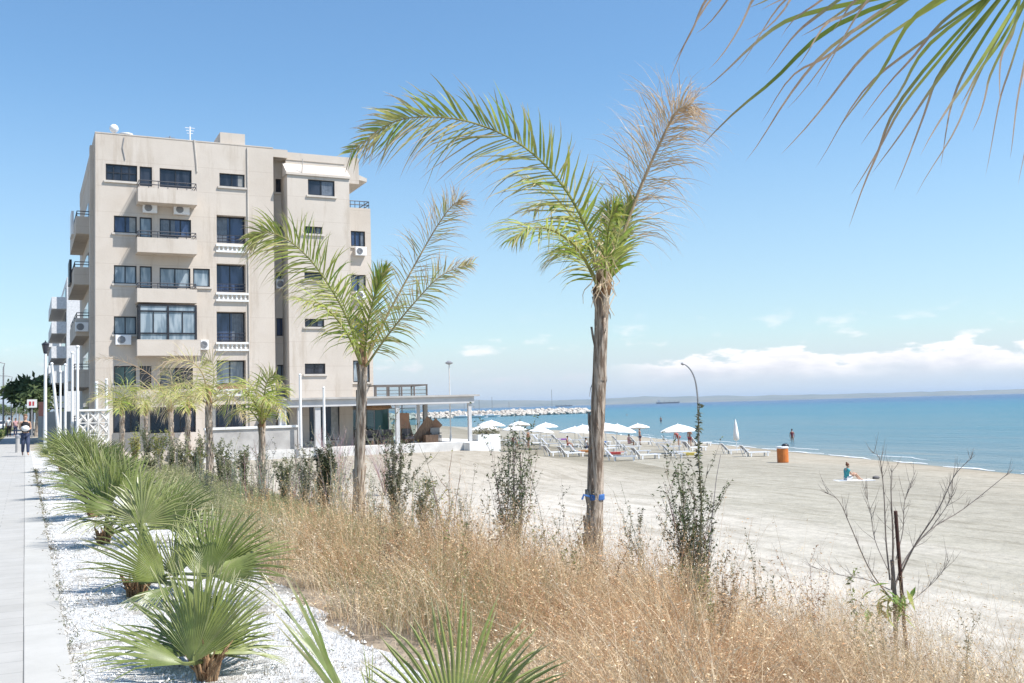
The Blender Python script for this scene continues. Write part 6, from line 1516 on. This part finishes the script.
# trees at the end of the promenade and beyond the road
def crown_tree(px_, top_py, Y, w_, label, seed, palm=False, name='tree'):
    rg = random.Random(seed); b = atY(px_, top_py, Y); g = V((b.x,b.y,0)); r = thing(name, label, 'tree', g)
    h = b.z
    m = MB(); m.tube([g, g+V((.1,0,h*.4)), g+V((0,0,h*.72))], [.26,.2,.14], 8)
    for k in range(5):
        q = rg.uniform(0,6.28); m.tube([g+V((0,0,h*.5)), g+V((math.cos(q)*w_*.3,math.sin(q)*w_*.3,h*.8))], [.09,.03], 5)
    m.build('trunk', MT['bark'], r)
    f = MB()
    for k in range(46):
        q = rg.uniform(0,6.28); el = rg.uniform(-.5,1); rad = w_*.5*math.sqrt(rg.random()); c = g + V((math.cos(q)*rad, math.sin(q)*rad, h*.70 + el*h*.28*math.sqrt(max(0,1-(rad/(w_*.52))**2))))
        tone = rg.uniform(.7,1.35)
        for z in range(24):
            p = c+V((rg.gauss(0,.32),rg.gauss(0,.32),rg.gauss(0,.26))); d = V((rg.uniform(-1,1),rg.uniform(-1,1),rg.uniform(-1,.6))).normalized(); s = rg.uniform(.25,.6) if not palm else rg.uniform(.5,1.2); q_ = d.orthogonal().normalized(); cc = rg.choice(((.10,.14,.06),(.14,.18,.08),(.07,.10,.045))); cc = tuple(x*tone for x in cc)
            f.add([p,p+d*s*.5+q_*s*.22,p+d*s,p+d*s*.5-q_*s*.22], [(0,1,2,3)], cc)
    f.build('crown', MT['grass'], r)
crown_tree(31, 373, 118, 4.6, 'dense dark green tree at the end of the promenade', 1, True)
crown_tree(44, 378, 112, 3.4, 'darker tree behind the lantern post', 2)
crown_tree(37, 388, 100, 2.2, 'small tree behind the white board with red marks', 3)
for i, (px_, ty, Y) in enumerate(((4,405,330),(12,406,300),(19,405,350),(-6,402,300))):
    crown_tree(px_, ty, Y, 9, ['hazy distant tree straight down the road','hazy distant tree beyond the walkers','hazy distant tree just before the promenade trees','hazy distant tree at the picture edge of the road'][i] if i < 3 else 'hazy distant tree beyond the first street lamp', 20+i)
def hedge():
    mb = MB(); rg = random.Random(8)
    for i in range(5200):
        y = 46 + 110*(rg.random()**1.5); p = V((rg.uniform(-2.45,-1.75), y, .05+abs(rg.gauss(.18,.16)))); d = V((rg.uniform(-1,1),rg.uniform(-1,1),rg.uniform(.1,1.2))).normalized(); s = rg.uniform(.12,.3); q = d.orthogonal().normalized(); c = rg.choice(((.12,.17,.05),(.17,.21,.07),(.24,.24,.11)))
        mb.add([p,p+d*s*.5+q*s*.2,p+d*s,p+d*s*.5-q*s*.2], [(0,1,2,3)], c)
    tag(mb.build('verge_plants', MT['grass']), 'low green ground cover on the verge by the road', 'plants', kind='stuff')
hedge()

# ------------------------------------------------------------------ grass
def blades(name, label, n, region, hrange, cols, seed, head=0.4, wmin=.0032, lean=.35, seg=3, cat='grass'):
    rs = np.random.RandomState(seed); pts = []
    while len(pts) < n:
        k = region(rs)
        if k is not None: pts.append(k)
    A = np.array(pts)                     # x, y, ground z, height scale, tone
    dist = np.hypot(A[:,0], A[:,1]); wd = np.maximum(wmin, dist*.00042)
    h = (hrange[0] + (hrange[1]-hrange[0])*rs.rand(n))*A[:,3]; q = rs.rand(n)*2*np.pi*.55 + np.array([9*mnoise.noise(V((a[0]*1.4,a[1]*1.4,77))) for a in pts]); ln = lean*(.3+rs.rand(n)); wx = -.18
    ux, uy = np.cos(q), np.sin(q); a2 = rs.rand(n)*np.pi; sx, sy = np.cos(a2), np.sin(a2)
    V_ = np.zeros((n, (seg+1)*2, 3), np.float32)
    for k in range(seg+1):
        t = k/seg; ox = A[:,0] + (ux*ln+wx*ln)*h*t*t; oy = A[:,1] + uy*ln*h*t*t; oz = A[:,2] - .03 + h*t*(1-.25*ln*t)
        w_ = wd*.5*(1-.8*t)
        V_[:,2*k] = np.stack([ox-sx*w_, oy-sy*w_, oz], 1); V_[:,2*k+1] = np.stack([ox+sx*w_, oy+sy*w_, oz], 1)
    nb = (seg+1)*2
    fq = np.array([[2*k,2*k+1,2*k+3,2*k+2] for k in range(seg)])
    Fq = (np.arange(n)[:,None,None]*nb + fq[None]).reshape(-1,4)
    cols = np.array(cols); ci = np.clip((A[:,4]*len(cols)).astype(int),0,len(cols)-1); cc = cols[ci]*(.75+.5*rs.rand(n,1))
    Cc = np.repeat(cc[:,None,:], nb, 1).astype(np.float32)
    verts = [V_.reshape(-1,3)]; colsL = [Cc.reshape(-1,3)]; faces = [Fq]; off = n*nb
    if head:
        sel = np.where(rs.rand(n) < head)[0]; per = 7
        for j in range(per):
            t = .55 + .45*rs.rand(len(sel)); ox = A[sel,0] + (ux[sel]+wx)*ln[sel]*h[sel]*t*t; oy = A[sel,1] + uy[sel]*ln[sel]*h[sel]*t*t; oz = A[sel,2]-.03 + h[sel]*t*(1-.25*ln[sel]*t)
            P = np.stack([ox,oy,oz],1); d = rs.randn(len(sel),3); d[:,2] = -np.abs(d[:,2])*.6+.2; d /= np.linalg.norm(d,axis=1,keepdims=True); s = np.maximum(.016, dist[sel]*.0018)[:,None]*(.6+.8*rs.rand(len(sel),1)); off_ = d*s*.8*rs.rand(len(sel),1)
            q_ = np.cross(d, rs.randn(len(sel),3)); q_ /= np.linalg.norm(q_,axis=1,keepdims=True)+1e-6
            P = P + off_
            vv = np.stack([P, P+d*s*.5+q_*s*.16, P+d*s, P+d*s*.5-q_*s*.16], 1)
            verts.append(vv.reshape(-1,3)); faces.append(off + np.arange(len(sel)*4).reshape(-1,4)); off += len(sel)*4
            colsL.append(np.repeat((cc[sel]*(.95+.45*rs.rand(len(sel),1)))[:,None,:],4,1).reshape(-1,3))
    VV = np.concatenate(verts).astype(np.float32); FF = np.concatenate(faces).astype(np.int32); CC = np.concatenate(colsL)
    me = bpy.data.meshes.new(name); me.vertices.add(len(VV)); me.vertices.foreach_set('co', VV.ravel())
    me.loops.add(FF.size); me.loops.foreach_set('vertex_index', FF.ravel()); me.polygons.add(len(FF)); me.polygons.foreach_set('loop_start', np.arange(0,FF.size,4,dtype=np.int32)); me.polygons.foreach_set('loop_total', np.full(len(FF),4,np.int32)); me.update()
    ca = me.color_attributes.new('Col','FLOAT_COLOR','POINT'); arr = np.ones((len(VV),4),np.float32); arr[:,:3] = CC; ca.data.foreach_set('color', arr.ravel())
    me.materials.append(MT['grass']); o = bpy.data.objects.new(name, me); COL.objects.link(o); tag(o, label, cat, kind='stuff'); return o
def nz(x, y, s, o=0): return mnoise.noise(V((x*s, y*s, o)))
def edge_l(y): return 2.05 + .5*nz(0, y, .5, 1) + .3*nz(3, y, 1.3, 2) + (.15 if y < 9 else 0)
def edge_r(y): return 8.1 + .9*nz(1, y, .45, 4) + .4*nz(7, y, 1.6, 3) - .05*max(0,y-14)
def reg_dry(rs):
    y = 2.5 + 13*rs.rand()**1.15; x = 1.7 + 7.2*rs.rand(); e0, e1 = edge_l(y), edge_r(y)
    if x < e0 - .25*rs.rand() or x > e1 + .5*abs(rs.randn()) or rs.rand() < .6*sstep(6.2,8.2,x): return None
    gp = nz(x,y,1.2,8)
    if gp < .05 and rs.rand() < .93*sstep(-.05,.22,-gp): return None
    tone = clamp(.5 + .6*nz(x,y,.45,5) + .35*nz(x,y,1.7,51) + .22*rs.randn()); edge = clamp((e1-x)/.8,.35,1)*clamp((x-e0+.35)/.7,.45,1)
    hs = .55 + .75*sstep(-.35,.45,nz(x,y,1.5,6)) + .25*nz(x,y,4.0,7)
    if rs.rand() < sstep(8.6,13.2,y+1.3*nz(x,y,.6,61)): return None
    return (x, y, ground(x,y), max(.3,hs)*edge*lerp(1.08,.55,sstep(8,15,y)), tone)
DRY = [(.47,.27,.15),(.61,.42,.25),(.71,.56,.37),(.80,.68,.51),(.50,.37,.21)]
blades('dry_grass', 'tall straw coloured dry grass covering the bank above the beach', 44000, reg_dry, (.30,.82), DRY, 3, head=.5, lean=.85)
def reg_green(rs):
    y = 4.5 + 30*rs.rand()**1.3; x = 1.8 + 5.5*rs.rand(); e0, e1 = edge_l(y), edge_r(y)
    if x < e0 or x > e1-.6: return None
    if y > 13 and rs.rand() < .35 + .5*sstep(-.1,.3,nz(x,y,.9,19)): return None
    if rs.rand() > clamp(.34 + 1.0*nz(x,y,.4,15) + .075*(y-9) - .07*(x-2.6) + .45*math.exp(-((x-3.1)/1.0)**2-((y-7.6)/1.8)**2) + .35*math.exp(-((x-6.6)/1.2)**2-((y-6.5)/1.2)**2)): return None
    return (x, y, ground(x,y), (.8+.4*nz(x,y,.7,6))*lerp(1,.75,sstep(9,15,y)), rs.rand())
blades('green_grass', 'grey green grass and weeds mixed into the dry bank', 40000, reg_green, (.25,.72), [(.19,.22,.09),(.27,.29,.13),(.34,.33,.18),(.44,.40,.26)], 4, head=.3, lean=.35)
def reg_gravel(rs):
    y = 3.5 + 30*rs.rand()**1.5; x = .2 + 1.9*rs.rand()
    if rs.rand() > .85*math.exp(-((x-.27)/.05)**2) + clamp(.9*nz(x,y,1.3,33)-.2)*.6 + .07: return None
    return (x, y, .02, .5+rs.rand(), rs.rand())
def reg_tall(rs):
    y = 4.5 + 9.5*rs.rand()**1.1; x = 2.6 + 6.0*rs.rand(); e0, e1 = edge_l(y), edge_r(y)
    if x < e0+.3 or x > e1+.1 or rs.rand() > clamp(.5+1.2*nz(x,y,.9,41)): return None
    return (x, y, ground(x,y), (.8+.4*rs.rand())*lerp(1,.6,sstep(9,16,y)), clamp(.5+.5*nz(x,y,.5,9)+.25*rs.randn()))
blades('oat_stalks', 'tall wispy oat stalks standing above the dry grass', 4200, reg_tall, (.55,1.15), [(.46,.27,.14),(.60,.42,.24),(.72,.57,.37)], 14, head=.9, lean=.3)
blades('gravel_weeds', 'small dark weeds and scraps scattered over the white gravel', 5200, reg_gravel, (.02,.09), [(.10,.12,.05),(.16,.14,.09),(.22,.18,.12)], 6, head=.3, wmin=.006, lean=.9)
def pebbles():
    mb = MB(); rg = random.Random(2)
    for i in range(7000):
        y = 3.6 + 22*rg.random()**1.9; x = rg.uniform(.27, 2.0); s = rg.uniform(.006,.016)
        c = V((x,y,.022)); k = rg.random(); col = (.80,.79,.77) if k < .8 else (.55,.50,.45) if k < .95 else (.30,.26,.22)
        vs = [c+V((rg.uniform(-1,1)*s*.3, rg.uniform(-1,1)*s*.3, s*.55))]; n = 5; a0 = rg.uniform(0,6)
        for j in range(n): q = a0+j*2*math.pi/n; rr = s*rg.uniform(.6,1.1); vs.append(c+V((math.cos(q)*rr, math.sin(q)*rr, -.01)))
        mb.add(vs, [(0,1+j,1+(j+1)%n) for j in range(n)], col)
    tag(mb.build('pebbles', MT['plain']), 'loose white pebbles over the gravel bed', 'pebbles', kind='stuff')
def plainmat():
    m, nt, out = newmat('pebble_stone'); a = nt.nodes.new('ShaderNodeAttribute'); a.attribute_name = 'Col'
    p = N(nt, 'ShaderNodeBsdfPrincipled', Roughness=.8); nt.links.new(a.outputs['Color'], p.inputs['Base Color']); nt.links.new(p.outputs[0], out.inputs[0]); return m
MT['plain'] = plainmat()
pebbles()
